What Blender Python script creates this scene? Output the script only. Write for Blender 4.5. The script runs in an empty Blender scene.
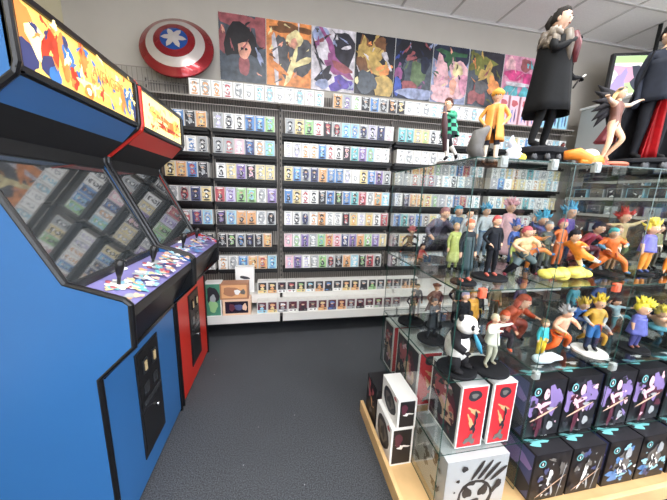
import bpy, bmesh, math, random
from mathutils import Vector, Matrix, noise
R = math.radians
rnd = random.Random(7)
scn = bpy.context.scene
COL = scn.collection

# ---------------------------------------------------------------- materials
def lin(h):
    h = h.lstrip('#'); c = [int(h[i:i+2], 16)/255 for i in (0, 2, 4)]
    return tuple(x/12.92 if x <= .04045 else ((x+.055)/1.055)**2.4 for x in c) + (1,)
_m = {}
def mat(name, hexc='#808080', rough=.5, metal=0, var=0, scale=30, emit=0, bump=0, spec=.5, coat=0):
    if name in _m: return _m[name]
    m = bpy.data.materials.new(name); m.use_nodes = True
    nt = m.node_tree; b = nt.nodes['Principled BSDF']
    c = lin(hexc)
    b.inputs['Roughness'].default_value = rough; b.inputs['Metallic'].default_value = metal
    b.inputs['Specular IOR Level'].default_value = spec
    b.inputs['Coat Weight'].default_value = coat
    b.inputs['Base Color'].default_value = c
    if var or bump:
        tc = nt.nodes.new('ShaderNodeTexCoord'); n = nt.nodes.new('ShaderNodeTexNoise')
        n.inputs['Scale'].default_value = scale; n.inputs['Detail'].default_value = 5
        nt.links.new(tc.outputs['Object'], n.inputs['Vector'])
        if var:
            r = nt.nodes.new('ShaderNodeValToRGB')
            r.color_ramp.elements[0].color = tuple(max(0, x*(1-var)) for x in c[:3])+(1,)
            r.color_ramp.elements[1].color = tuple(min(1, x*(1+var)) for x in c[:3])+(1,)
            r.color_ramp.elements[0].position = .3; r.color_ramp.elements[1].position = .7
            nt.links.new(n.outputs['Fac'], r.inputs['Fac']); nt.links.new(r.outputs['Color'], b.inputs['Base Color'])
        if bump:
            bp = nt.nodes.new('ShaderNodeBump'); bp.inputs['Strength'].default_value = bump; bp.inputs['Distance'].default_value = .01
            nt.links.new(n.outputs['Fac'], bp.inputs['Height']); nt.links.new(bp.outputs['Normal'], b.inputs['Normal'])
    if emit:
        b.inputs['Emission Color'].default_value = c; b.inputs['Emission Strength'].default_value = emit
    _m[name] = m; return m
def glass(name, tint, refl=1.0, ior=1.5):
    m = bpy.data.materials.new(name); m.use_nodes = True; nt = m.node_tree
    for n in list(nt.nodes): nt.nodes.remove(n)
    o = nt.nodes.new('ShaderNodeOutputMaterial'); t = nt.nodes.new('ShaderNodeBsdfTransparent'); g = nt.nodes.new('ShaderNodeBsdfGlossy')
    f = nt.nodes.new('ShaderNodeLayerWeight'); mx = nt.nodes.new('ShaderNodeMixShader'); mu = nt.nodes.new('ShaderNodeMath'); pw = nt.nodes.new('ShaderNodeMath')
    pw.operation = 'POWER'; pw.inputs[1].default_value = 5; f.inputs['Blend'].default_value = .5
    mu.operation = 'MULTIPLY_ADD'; mu.inputs[1].default_value = .96*refl; mu.inputs[2].default_value = .04*refl; mu.use_clamp = True
    nt.links.new(f.outputs['Facing'], pw.inputs[0]); nt.links.new(pw.outputs[0], mu.inputs[0])
    g.inputs['Roughness'].default_value = .02; t.inputs['Color'].default_value = tint
    nt.links.new(mu.outputs[0], mx.inputs[0])
    nt.links.new(t.outputs[0], mx.inputs[1]); nt.links.new(g.outputs[0], mx.inputs[2]); nt.links.new(mx.outputs[0], o.inputs[0])
    _m[name] = m; return m
PAL = dict(W='#f0f0ee', K='#2f2f36', B='#5f8cc4', N='#4c527c', R='#b85a62', G='#9cc88c', T='#70b8bc', Y='#e2cf98', O='#dda877',
           P='#ecc0cc', V='#8d78b0', C='#9ccfe2', S='#a9adb0', L='#c9c4e2', M='#5a2a3a', E='#4a8a70', D='#6e6a66', F='#e0bca0')
NAME = dict(W='white', K='black', B='blue', N='navy', R='red', G='green', T='teal', Y='yellow', O='orange', P='pink', V='purple',
            C='sky blue', S='grey', L='lavender', M='maroon', E='dark green', D='brown grey', F='tan')
def P(c): return mat('card_'+NAME[c].replace(' ', '_'), PAL[c], .45)

# ---------------------------------------------------------------- mesh builder
class MB:
    def __init__(s): s.v = []; s.f = []; s.m = []; s.sm = []; s.mats = []
    def mi(s, m):
        if isinstance(m, str): m = _m.get(m) or P(m)
        if m not in s.mats: s.mats.append(m)
        return s.mats.index(m)
    def add(s, vs, fs, m, smooth=False):
        b = len(s.v); s.v += [tuple(v) for v in vs]; i = s.mi(m) if not isinstance(m, list) else None
        for k, f in enumerate(fs):
            s.f.append([b+j for j in f]); s.m.append(s.mi(m[k]) if i is None else i); s.sm.append(smooth)
        return s
    def box(s, x0, x1, y0, y1, z0, z1, m, rot=0, at=None):
        vs = [(x, y, z) for z in (z0, z1) for x, y in ((x0, y0), (x1, y0), (x1, y1), (x0, y1))]
        if rot:
            cx, cy = at or ((x0+x1)/2, (y0+y1)/2); c, q = math.cos(rot), math.sin(rot)
            vs = [(cx+(x-cx)*c-(y-cy)*q, cy+(x-cx)*q+(y-cy)*c, z) for x, y, z in vs]
        return s.add(vs, [(0, 3, 2, 1), (4, 5, 6, 7), (0, 1, 5, 4), (1, 2, 6, 5), (2, 3, 7, 6), (3, 0, 4, 7)], m)
    def prism(s, prof, y0, y1, m):            # prof: (x,z) outline swept along Y
        n = len(prof); vs = [(x, y0, z) for x, z in prof]+[(x, y1, z) for x, z in prof]
        fs = [list(range(n)), list(range(2*n-1, n-1, -1))]+[(i, i+n, (i+1) % n+n, (i+1) % n) for i in range(n)]
        return s.add(vs, fs, m)
    def tube(s, path, rad, m, n=8, smooth=True):
        path = [Vector(p) for p in path]
        if not isinstance(rad, (list, tuple)): rad = [rad]*len(path)
        vs = []; fs = []; up = None
        for i, p in enumerate(path):
            t = (path[min(i+1, len(path)-1)]-path[max(i-1, 0)]).normalized()
            if up is None: up = Vector((0, 0, 1)) if abs(t.z) < .9 else Vector((1, 0, 0))
            a = t.cross(up).normalized(); b = a.cross(t).normalized(); up = b
            for k in range(n):
                an = 2*math.pi*k/n; vs.append(p+(a*math.cos(an)+b*math.sin(an))*rad[i])
        for i in range(len(path)-1):
            for k in range(n): fs.append((i*n+k, i*n+(k+1) % n, (i+1)*n+(k+1) % n, (i+1)*n+k))
        fs.append(list(range(n-1, -1, -1))); L = (len(path)-1)*n; fs.append([L+k for k in range(n)])
        return s.add(vs, fs, m, smooth)
    def lathe(s, prof, c, m, n=24, smooth=True):  # prof (r,z)
        vs = []; fs = []
        for r, z in prof:
            for k in range(n):
                a = 2*math.pi*k/n; vs.append((c[0]+r*math.cos(a), c[1]+r*math.sin(a), c[2]+z))
        for i in range(len(prof)-1):
            for k in range(n): fs.append((i*n+k, i*n+(k+1) % n, (i+1)*n+(k+1) % n, (i+1)*n+k))
        fs.append(list(range(n-1, -1, -1))); L = (len(prof)-1)*n; fs.append([L+k for k in range(n)])
        return s.add(vs, fs, m, smooth)
    def ell(s, c, r, m, n=10, rings=7, fn=None, rot=None):
        if not isinstance(r, (tuple, list)): r = (r, r, r)
        vs = []; fs = []
        for i in range(rings+1):
            th = math.pi*i/rings
            for k in range(n):
                ph = 2*math.pi*k/n
                d = Vector((math.sin(th)*math.cos(ph), math.sin(th)*math.sin(ph), math.cos(th)))
                q = Vector((d.x*r[0], d.y*r[1], d.z*r[2]))
                if fn: q = fn(q, d)
                if rot: q = rot @ q
                vs.append(Vector(c)+q)
        for i in range(rings):
            for k in range(n): fs.append((i*n+k, (i+1)*n+k, (i+1)*n+(k+1) % n, i*n+(k+1) % n))
        return s.add(vs, fs, m, True)
    def panel(s, o, u, v, bg, blobs=(), lift=.0008, seed=0):   # a printed face: background and blots of colour in thin layers
        o, u, v = Vector(o), Vector(u), Vector(v); nrm = u.cross(v).normalized(); rr = random.Random(seed)
        q = [o, o+u, o+u+v, o+v]; s.add([p+nrm*lift for p in q], [(0, 1, 2, 3)], bg)
        asp = v.length/u.length
        for i, b in enumerate(blobs):
            cx, cy, rx, ry, ro, m = b[:6]; wob = b[6] if len(b) > 6 else .12
            n = 16; pts = []; ph = rr.random()*9
            c, sn = math.cos(R(ro)), math.sin(R(ro))
            for k in range(n):
                a = 2*math.pi*k/n; w = 1+wob*(math.sin(a*3+ph)+.7*math.sin(a*5+ph*2))
                x, y = rx*math.cos(a)*w, ry*math.sin(a)*w*asp
                X, Y = x*c-y*sn, (x*sn+y*c)/asp
                pts.append(o+u*min(1, max(0, cx+X))+v*min(1, max(0, cy+Y))+nrm*(lift+.0004*(i+1)))
            s.add(pts, [list(range(n))], m)
        return s
    def mesh(s, name):
        me = bpy.data.meshes.new(name); me.from_pydata(s.v, [], s.f)
        for m in s.mats: me.materials.append(m)
        me.polygons.foreach_set('material_index', s.m); me.polygons.foreach_set('use_smooth', s.sm); me.update(); return me
    def build(s, name, parent=None, loc=None, rz=0, bevel=0):
        o = bpy.data.objects.new(name, s.mesh(name)); COL.objects.link(o)
        if parent: o.parent = parent
        if loc: o.location = loc
        if rz: o.rotation_euler.z = rz
        if bevel:
            b = o.modifiers.new('Bevel', 'BEVEL'); b.width = bevel; b.segments = 2; b.limit_method = 'ANGLE'
        return o
def tag(o, label, cat, group=None, kind=None):
    o['label'] = label; o['category'] = cat
    if group: o['group'] = group
    if kind: o['kind'] = kind
    return o
def thing(name, label, cat, loc, rz=0, group=None):
    o = bpy.data.objects.new(name, None); COL.objects.link(o); o.location = loc; o.rotation_euler.z = rz; o.empty_display_size = .05
    return tag(o, label, cat, group)
def struct(name, mb, **k):
    o = mb.build(name, **k); o['kind'] = 'structure'; return o

# base materials
mat('black_plastic', '#141416', .35); mat('black_matte', '#0c0c0e', .7); mat('black_satin', '#1b1c20', .45)
mat('rack_grey', '#8b857f', .5); mat('white_metal', '#dad8d3', .45); mat('chrome', '#c8c8c8', .2, 1)
mat('black_cloth', '#191a1d', .85, var=.25, scale=25); mat('skin', '#d9a98c', .5); mat('tan_skin', '#c98d68', .5)
mat('wood', '#dcb681', .45, var=.12, scale=6)
glass('clear_glass', (.968, .988, .982, 1), 1.3)
mat('glass_edge', '#173f38', .3, 0, spec=.35)

# ---------------------------------------------------------------- camera
CAMZ = 1.55
def camera():
    f, yaw, pitch, roll = 275.37, .1955, .1940, .03157
    fw = Vector((math.sin(yaw)*math.cos(pitch), math.cos(yaw)*math.cos(pitch), -math.sin(pitch)))
    r0 = Vector((math.cos(yaw), -math.sin(yaw), 0)); u0 = r0.cross(fw)
    r = r0*math.cos(roll)+u0*math.sin(roll); u = -r0*math.sin(roll)+u0*math.cos(roll)
    cd = bpy.data.cameras.new('camera'); c = bpy.data.objects.new('camera', cd); COL.objects.link(c)
    M = Matrix(((r.x, u.x, -fw.x, 0), (r.y, u.y, -fw.y, 0), (r.z, u.z, -fw.z, CAMZ), (0, 0, 0, 1)))
    c.matrix_world = M; cd.sensor_width = 36; cd.lens = f/667*36; cd.clip_start = .02; scn.camera = c
camera()

# ---------------------------------------------------------------- setting
XL, XR, YB, YF, ZC = -2.05, 5.3, 3.5, -3.2, 3.73
def carpet():
    m = bpy.data.materials.new('carpet'); m.use_nodes = True; nt = m.node_tree; b = nt.nodes['Principled BSDF']
    b.inputs['Roughness'].default_value = .95; b.inputs['Specular IOR Level'].default_value = .2
    tc = nt.nodes.new('ShaderNodeTexCoord')
    n = nt.nodes.new('ShaderNodeTexNoise'); n.inputs['Scale'].default_value = 160; n.inputs['Detail'].default_value = 4
    n2 = nt.nodes.new('ShaderNodeTexNoise'); n2.inputs['Scale'].default_value = 3
    r = nt.nodes.new('ShaderNodeValToRGB'); r.color_ramp.elements[0].color = lin('#34363a'); r.color_ramp.elements[1].color = lin('#5b5e63')
    r.color_ramp.elements[0].position = .35; r.color_ramp.elements[1].position = .68
    mx = nt.nodes.new('ShaderNodeMix'); mx.data_type = 'RGBA'; mx.blend_type = 'MULTIPLY'; mx.inputs[0].default_value = .5
    v = nt.nodes.new('ShaderNodeTexVoronoi'); v.inputs['Scale'].default_value = 9; v.inputs['Randomness'].default_value = 1
    lt = nt.nodes.new('ShaderNodeMath'); lt.operation = 'LESS_THAN'; lt.inputs[1].default_value = .035
    mx2 = nt.nodes.new('ShaderNodeMix'); mx2.data_type = 'RGBA'; mx2.inputs[7].default_value = lin('#8d8f92')
    bp = nt.nodes.new('ShaderNodeBump'); bp.inputs['Strength'].default_value = .5; bp.inputs['Distance'].default_value = .004
    L = nt.links.new
    for t in (n, n2, v): L(tc.outputs['Object'], t.inputs['Vector'])
    L(n.outputs['Fac'], r.inputs['Fac']); L(r.outputs['Color'], mx.inputs[6]); L(n2.outputs['Color'], mx.inputs[7])
    rr = nt.nodes.new('ShaderNodeValToRGB'); rr.color_ramp.elements[0].color = (.7, .7, .7, 1); L(n2.outputs['Fac'], rr.inputs['Fac']); L(rr.outputs['Color'], mx.inputs[7])
    L(v.outputs['Distance'], lt.inputs[0]); L(lt.outputs[0], mx2.inputs[0]); L(mx.outputs[2], mx2.inputs[6]); L(mx2.outputs[2], b.inputs['Base Color'])
    L(n.outputs['Fac'], bp.inputs['Height']); L(bp.outputs['Normal'], b.inputs['Normal'])
    return m
wall_m = mat('wall_paint', '#aca69d', .8, var=.03, scale=4)
struct('floor', MB().box(XL, XR, YF, YB, -.05, 0, carpet()))
struct('wall_back', MB().box(XL-.1, XR+.1, YB, YB+.1, -.05, ZC+.05, wall_m))
struct('wall_left', MB().box(XL-.1, XL, YF, YB, -.05, ZC+.05, mat('wall_paint_warm', '#c9bf9f', .8, var=.03, scale=4)))
struct('wall_right', MB().box(XR, XR+.1, YF, YB, -.05, ZC+.05, wall_m))
struct('wall_front', MB().box(XL-.1, XR+.1, YF-.1, YF, -.05, ZC+.05, wall_m))
mat('ceiling_tile', '#efecea', .9, var=.04, scale=60, bump=.15); mat('ceiling_grid', '#c4c0be', .6)
cm = MB().box(XL, XR, YF, YB, ZC, ZC+.05, 'ceiling_tile')
struct('ceiling', cm)
g = MB()
x = 2.03-.63*6
while x < XR: g.box(x-.012, x+.012, YF, YB, ZC-.008, ZC, 'ceiling_grid'); x += .63
y = 2.84+.64
while y > YF: g.box(XL, XR, y-.012, y+.012, ZC-.009, ZC, 'ceiling_grid'); y -= .64
struct('trim_1', g)
struct('trim_2', MB().box(XL, XR, YB-.025, YB, ZC-.025, ZC, mat('trim_white', '#c8c5c2', .6)))

# lights: recessed fluorescent panels in the ceiling
mat('diffuser', '#ffffff', .5, emit=3.0)
LP = [(-.18, -1.0), (1.7, -1.0), (3.6, -1.0), (-.18, .9), (1.7, .9), (3.6, .9), (-.5, -2.6), (2.4, -2.6)]
for i, (lx, ly) in enumerate(LP):
    row = ['far row above the aisle', 'row over the counter'][ly < 0]
    t = thing('ceiling_light', 'recessed white fluorescent ceiling panel, %s, %s' % (row, ['left', 'middle', 'right', 'left', 'middle', 'right', 'rear left', 'rear right'][i]), 'ceiling light', (lx, ly, ZC-.03), 0, 'ceiling lights')
    f = MB(); f.box(-.61, .61, -.31, -.29, 0, .03, 'white_metal').box(-.61, .61, .29, .31, 0, .03, 'white_metal').box(-.61, -.59, -.29, .29, 0, .03, 'white_metal').box(.59, .61, -.29, .29, 0, .03, 'white_metal')
    f.build('frame', t); MB().box(-.59, .59, -.29, .29, .01, .025, 'diffuser').build('diffuser', t)
    ld = bpy.data.lights.new('lamp', 'AREA'); ld.shape = 'RECTANGLE'; ld.size = 1.15; ld.size_y = .55; ld.energy = 40; ld.color = (1, .985, .96)
    lo = bpy.data.objects.new('ceiling_lamp', ld); COL.objects.link(lo); lo.location = (lx, ly, ZC-.035)
mat('daylight', '#e8f0ff', .5, emit=3.0)
for n, (x0, x1, y0, y1, z0, z1, rot, e) in enumerate([(-1.2, 4.6, YF, YF+.02, .9, 3.2, (R(90), 0, 0), 55), (XR-.02, XR, -2.9, .2, .9, 3.2, (0, R(90), 0), 60)], 1):  # two added windows with lamps, out of view, to brighten the ceiling
    wd = struct('window_%d' % n, MB().box(x0, x1, y0, y1, z0, z1, 'daylight'))
    f = MB(); horiz = n == 1; a0, a1 = (x0, x1) if horiz else (y0, y1)
    for k in range(5):
        p = a0+(a1-a0)*k/4
        if horiz: f.box(p-.03, p+.03, YF+.02, YF+.05, z0-.05, z1+.05, 'black_satin')
        else: f.box(XR-.05, XR-.02, p-.03, p+.03, z0-.05, z1+.05, 'black_satin')
    f.build('window_frame', wd)
    ld = bpy.data.lights.new('daylight', 'AREA'); ld.shape = 'RECTANGLE'; ld.size = (a1-a0) if horiz else 2.2; ld.size_y = 2.2 if horiz else (a1-a0); ld.energy = e; ld.color = (.93, .96, 1)
    lo = bpy.data.objects.new('window_light', ld); COL.objects.link(lo); lo.rotation_euler = rot; lo.location = ((x0+x1)/2, YF+.06, 2.05) if horiz else (XR-.06, (y0+y1)/2, 2.05)
w = bpy.data.worlds.new('world'); scn.world = w; w.use_nodes = True
w.node_tree.nodes['Background'].inputs[0].default_value = (.8, .85, .9, 1); w.node_tree.nodes['Background'].inputs[1].default_value = .2

# ---------------------------------------------------------------- back wall racks
def rack_board():
    m = bpy.data.materials.new('rack_board'); m.use_nodes = True; nt = m.node_tree; b = nt.nodes['Principled BSDF']; b.inputs['Roughness'].default_value = .6
    tc = nt.nodes.new('ShaderNodeTexCoord'); wv = nt.nodes.new('ShaderNodeTexWave'); wv.bands_direction = 'X'; wv.inputs['Scale'].default_value = 12; wv.inputs['Distortion'].default_value = .3
    r = nt.nodes.new('ShaderNodeValToRGB'); r.color_ramp.elements[0].color = lin('#4a4643'); r.color_ramp.elements[1].color = lin('#8a837c'); r.color_ramp.elements[0].position = .1; r.color_ramp.elements[1].position = .5
    nt.links.new(tc.outputs['Object'], wv.inputs['Vector']); nt.links.new(wv.outputs['Fac'], r.inputs['Fac']); nt.links.new(r.outputs['Color'], b.inputs['Base Color'])
    return m
board = rack_board()
mat('shelf_black', '#121214', .5)
ROWZ = [2.205, 1.958, 1.70, 1.447, 1.195, .935, .672]
BXF = 3.27                       # front face of the boxes
bays = [(-1.32, -.005, 'left', [(-1.30, -.735), (-.70, -.03)]), (.025, 1.335, 'middle', [(.03, 1.33)]), (1.36, 2.67, 'right', [(1.365, 2.665)]), (2.695, 3.84, 'far right', [(2.70, 3.83)])]
for bi, (x0, x1, nm, segs) in enumerate(bays):
    t = thing('shelving_bay', '%s grey slotted wall shelving bay with black shelves full of boxed figures' % nm, 'shelving', (x0, 3.42, 0), 0, 'wall shelving bays')
    W = x1-x0
    MB().box(0, W, 0, .02, 0, 2.66, board).build('back_panel', t)
    for ux in ((-.009, W-.004) if bi == 3 else (-.009,)):
        u = MB().box(ux-.014, ux+.014, -.022, -.001, 0, 2.68, 'rack_grey')
        for k in range(40): u.box(ux-.008, ux+.002, -.0225, -.0215, .3+k*.06, .33+k*.06, 'black_matte')
        u.build('upright', t)
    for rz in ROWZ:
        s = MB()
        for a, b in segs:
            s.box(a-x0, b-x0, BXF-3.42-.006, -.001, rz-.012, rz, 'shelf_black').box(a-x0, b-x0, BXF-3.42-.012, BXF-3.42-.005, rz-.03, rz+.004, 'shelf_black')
            s.box(a-x0, b-x0, -.006, -.001, rz-.088, rz-.012, 'shelf_black').box(a-x0, b-x0, -.115, -.105, rz-.055, rz-.012, 'shelf_black')  # thin black plate stands in for brackets and shade under each row
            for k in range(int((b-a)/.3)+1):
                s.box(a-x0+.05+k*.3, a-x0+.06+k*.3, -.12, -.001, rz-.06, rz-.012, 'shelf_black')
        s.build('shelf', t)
    s = MB().box(0, W, -.20, -.001, 2.488, 2.502, 'rack_grey')       # wire top shelf
    for k in range(int(W/.025)): s.box(k*.025, k*.025+.004, -.2, -.197, 2.43, 2.488, 'shelf_black')
    s.box(0, W, -.203, -.197, 2.425, 2.432, 'rack_grey'); s.build('top_shelf', t)
    # white stepped bottom shelves
    MB().box(0, W, -.42, -.001, .43, .45, 'white_metal').box(0, W, -.43, -.42, .36, .455, 'white_metal').build('display_shelf', t)
    if bi < 3: MB().box(0, W, -.565, -.001, .262, .28, 'white_metal').box(0, W, -.575, -.565, .195, .285, 'white_metal').build('display_shelf', t)
    MB().box(0, W, -.20, -.001, 0, .19, 'black_matte').build('kick_plate', t)
# upper wire grid at the left end
t = thing('wire_grid_panel', 'dark wire grid panel on the wall above the left shelving, under the round shield', 'wire grid', (-1.95, 3.40, 2.35))
s = MB()
for k in range(24): s.box(k*.045, k*.045+.006, 0, .006, 0, .42, 'rack_grey')
for z in (0, .14, .28, .41): s.box(0, 1.05, -.006, 0, z, z+.008, 'rack_grey')
s.build('grid', t)

# ---------------------------------------------------------------- boxed figures on the wall
mat('card_stock', '#d6d4d0', .5)
def small_box(bg, fg, w=.088, d=.1, h=.163, shell='card_stock', window=False, v=0):
    mb = MB(); mb.box(-w/2, w/2, 0, d, 0, h, shell); rr = random.Random('%s%s%d' % (bg, fg, v))
    m = .005; o = (-w/2+m, 0, m); u = (w-2*m, 0, 0); vv = (0, 0, h-2*m)
    light = bg in 'WLCSPY'; k = 'K' if not light else 'S'
    if window:
        mb.panel(o, u, (0, 0, h*.24), bg, [(.3, .5, .2, .18, 0, fg), (.75, .5, .12, .3, 0, 'D', .3)])
        mb.panel((-w/2+.009, 0, h*.27), (w-.018, 0, 0), (0, 0, h*.62), window, [(.5, .62, .30, .2, 0, fg), (.5, .52, .18, .1, 0, 'F'), (.5, .22, .24, .18, 0, bg if bg != 'W' else 'D'), (.15, .8, .1, .1, 0, 'D', .3)])
    else:
        bl = []
        if bg in 'KNRMBV' or v == 1: bl.append((.5, .5, .40, .42, 0, bg if bg not in 'WC' else 'S', .05))
        bl += [(.5, .72, .28, .13, 0, fg, .08), (.5, .66, .17, .07, 0, 'F' if fg != 'F' and not light else 'W', .03), (.5, .36, .24, .19, 0, fg if fg != bg else k, .12), (.5, .93, .42, .035, 0, 'W' if not light else 'S', .02),
                 (.42, .69, .035, .022, 0, 'K', 0), (.58, .69, .035, .022, 0, 'K', 0), (.5, .36, .11, .10, 0, 'S' if not light else 'W', .1), (.5, .09, .36, .05, 0, k if not light else fg, .05), (.36, .40, .06, .07, 20, bg)]
        pool = [k, fg, 'S', 'W', 'D'] if not light else ['S', 'D', fg, 'S', 'W']
        for _ in range(9): bl.append((rr.uniform(.12, .88), rr.uniform(.08, .92), rr.uniform(.03, .11), rr.uniform(.02, .06), rr.uniform(0, 180), rr.choice(pool), .3))
        mb.panel(o, u, vv, bg if bg not in 'KNRM' or v != 2 else 'S', bl, seed=v)
    return mb
_bx = {}
boxes = []   # (dist, name args)
def queue(key, fn, loc, label, group): boxes.append((Vector(loc).length, key, fn, loc, label, group))
ORD = ['first', 'second', 'third', 'fourth', 'fifth', 'sixth', 'seventh', 'eighth', 'ninth', 'tenth', 'eleventh', 'twelfth', 'thirteenth', 'fourteenth', 'fifteenth', 'sixteenth', 'seventeenth', 'eighteenth', 'nineteenth']
def row(x0, x1, z, items, rowname, y=BXF, **k):
    rj = random.Random(rowname)
    items = items.split(); n = len(items); p = (x1-x0)/n; c = 0
    for i, it in enumerate(items):
        if it == '..': continue
        c += 1; w = min(p*.965, .105) if not k.get('w') else k['w']
        key = (it, round(w, 3), tuple(sorted(k.items())), i % 3)
        kk = dict(k); kk['w'] = w; kk['v'] = i % 3; kk.pop('y', None)
        bgn, fgn = NAME[it[0]], NAME[it[1]]
        col = bgn if it[0] == it[1] else bgn+' and '+fgn
        queue(key, (it[0], it[1], kk), (x0+p*(i+.5), y, z), '%s boxed figure, %s from left, %s' % (col, ORD[c-1], rowname), 'boxed vinyl figures on the wall racks')
rn = ['top row', 'second row', 'third row', 'fourth row', 'fifth row', 'sixth row', 'seventh row']
row(-.886, .483, 2.502, 'WO WO WO WR WW WW WC WC WW WW WC WP WC', 'stack above left racks', y=3.24, h=.158)
row(.585, 2.50, 2.502, 'OK SV WG KS BS KS KO KY WW WW WW WC WC WW WL WS WC WW', 'stack above right racks', y=3.24, h=.15)
B1 = [(-1.28, -.74, 'YG GY BW KS OY'), (-1.28, -.742, 'KS WB WB WB SK'), (-1.18, -.752, 'YK OY BR KS'), (-1.28, -.727, 'WS WS RK NK YK'), (-1.28, -.729, 'RW KS RW NR CB'), (-1.25, -.73, 'KS KB KW KS KS'), (-1.25, -.73, 'WS WC WO WS WW')]
B2 = [(-.679, -.046, 'SL WK WK BN BC GC'), (-.691, -.049, 'SK SR PW NB WO CG'), (-.673, -.051, 'WK YS VV KP YS YS'), (-.70, -.031, 'RR LV GG GC WS VL'), (-.698, -.045, 'KV CB OO OO WS KK'), (-.69, -.094, 'KS KG KB KN KS OY'), (-.70, -.037, 'WO WS BC OY OR CB')]
B3 = [(.063, 1.339-.01, 'SK YK GG WR KR KR CB CB NK LK NK WP'), (.051, 1.294, 'WL WL WO WO BC WR WK KP TC VL CG WW WW'), (.05, 1.33, 'YK BC NK NK OO BS BS WL WW YK BL VK SK'),
      (.049, 1.33, 'BB YK WR WK KS BN KG BS TK RP WS OT CW'), (.048, 1.33, 'WL WK NN WO OK WS WS KR YO WL YO WK RS'), (.047, 1.33, 'PP WG VN SW GT OR PR NW VN OO GW VL YS'), (.058, 1.277, 'PL VN WL SW GG KR KS OO CW KG RK KK')]
B4 = [(1.385, 2.60, 'TC TC YS YG WK WK SS WR WC WR WS WS'), (1.385, 2.35, 'WW WW WW WW WW WW WC WS WC'), (1.385, 2.45, 'SS SS SR SR SR SW WC WK WC SS'), (1.40, 2.60, 'WS KS OY OY YR SG SS WC BV RO WC WT'),
      (1.40, 2.60, 'BN TK NV BB SK YG WS WG BC YG WK WS'), (1.40, 2.40, 'KS YO YO WS WK YS SK KS WO KK'), (1.40, 2.20, 'KW SK CC WS WC SO CW SS')]
for bn, B in (('left bay left half', B1), ('left bay right half', B2), ('middle bay', B3), ('right bay', B4)):
    for i, (a, b, s) in enumerate(B): row(a, b, ROWZ[i], s, '%s, %s' % (rn[i], bn))
for i, (a, b, s) in enumerate([(2.72, 3.8, 'WS CC YG WC BC WS WG WS CC WC'), (2.72, 3.8, 'WC WS WC WW BC YS WO WC WS YG'), (2.72, 3.8, 'SS BC WW YO YS WS WO YS SC WC'), (2.72, 3.8, 'WS WC YC WO WS TS WC WW WC YS'), (2.72, 3.7, 'WS WK WW TC WR RP WR WS WK YG')]):
    row(a, b, ROWZ[i], s, '%s, far right bay' % rn[i])
row(-.25, 1.68, .45, 'YO OY WM WR YG WC OS KB WS YO OY KS GS SS SR SK OD OD', 'upper bottom shelf', y=3.03, h=.14, window='K')
row(-.25, 1.40, .28, 'CS YO SW WM KM WD OY NB OO SS KS WS SG SS SS', 'lowest white shelf', y=2.88, h=.135, window='M')
boxes.sort(key=lambda b: b[0])
extra = MB()
for i, (d, key, fn, loc, label, group) in enumerate(boxes):
    if i < 300:
        if key not in _bx: _bx[key] = small_box(fn[0], fn[1], **fn[2]).mesh('boxed_figure')
        o = bpy.data.objects.new('boxed_figure', _bx[key]); COL.objects.link(o); o.location = loc; o.rotation_euler.z = rnd.uniform(-.012, .012)
        tag(o, label, 'boxed figure', group)
    else:
        b = small_box(fn[0], fn[1], **fn[2]); base = len(extra.v)
        extra.v += [(v[0]+loc[0], v[1]+loc[1], v[2]+loc[2]) for v in b.v]
        extra.f += [[j+base for j in f] for f in b.f]; extra.m += [extra.mi(b.mats[k]) for k in b.m]; extra.sm += b.sm
if extra.v: tag(extra.build('boxed_figure_rows'), 'remaining far rows of small boxed figures at the right end of the wall racks', 'boxed figures', kind='stuff')
print('WALL BOXES', len(boxes))
# larger boxes lower left
def art_box(name, dims, loc, label, cat='box', body='W', faces=(), group=None, rz=0):
    w, d, h = dims; mb = MB().box(0, w, 0, d, 0, h, body)
    for f, bg, m, blobs in faces:
        if f == '-Y': mb.panel((m, 0, m), (w-2*m, 0, 0), (0, 0, h-2*m), bg, blobs)
        if f == '-X': mb.panel((0, d-m, m), (0, -(d-2*m), 0), (0, 0, h-2*m), bg, blobs)
        if f == '+Z': mb.panel((m, m, h), (w-2*m, 0, 0), (0, d-2*m, 0), bg, blobs)
    return tag(mb.build(name, loc=loc, rz=rz), label, cat, group)
def B(seed, n, cols, s=.25):
    r = random.Random(seed); return [(r.uniform(.1, .9), r.uniform(.1, .9), r.uniform(.3, 1)*s, r.uniform(.3, 1)*s*.7, r.uniform(0, 180), r.choice(cols), .25) for _ in range(n)]
mat('box_brown', '#a9785a', .5); mat('box_green', '#5f9070', .5); mat('window_dark', '#2b2433', .2)
art_box('toy_box', (.16, .125, .36), (-.76, 2.858, .28), 'tall green boxed toy at the left end of the white bottom shelf', 'toy box', 'W', [('-Y', 'E', .01, [(.5, .62, .42, .3, 0, 'K'), (.5, .3, .3, .2, 0, 'G'), (.5, .55, .2, .12, 0, 'S')])])
art_box('toy_box', (.28, .125, .18), (-.59, 2.858, .28), 'wide tan toy box with dark purple window, lower of two stacked on bottom shelf', 'toy box', 'F', [('-Y', 'window_dark', .025, [(.3, .5, .14, .3, 0, 'M'), (.6, .5, .2, .25, 0, 'N'), (.85, .5, .1, .3, 0, 'F')])])
art_box('toy_box', (.28, .125, .17), (-.61, 2.857, .4605), 'wide brown toy box with a pale round window, upper of two stacked', 'toy box', 'box_brown', [('-Y', 'O', .015, [(.4, .5, .35, .35, 0, 'box_brown'), (.62, .45, .12, .2, 0, 'W'), (.85, .45, .1, .2, 0, 'D')])])
art_box('toy_box', (.2, .1, .29), (-.49, 3.10, .45), 'tall white toy box with a black swoosh, behind the brown stack', 'toy box', 'W', [('-Y', 'W', .02, [(.5, .6, .35, .07, -12, 'K', .05)])])
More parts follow.
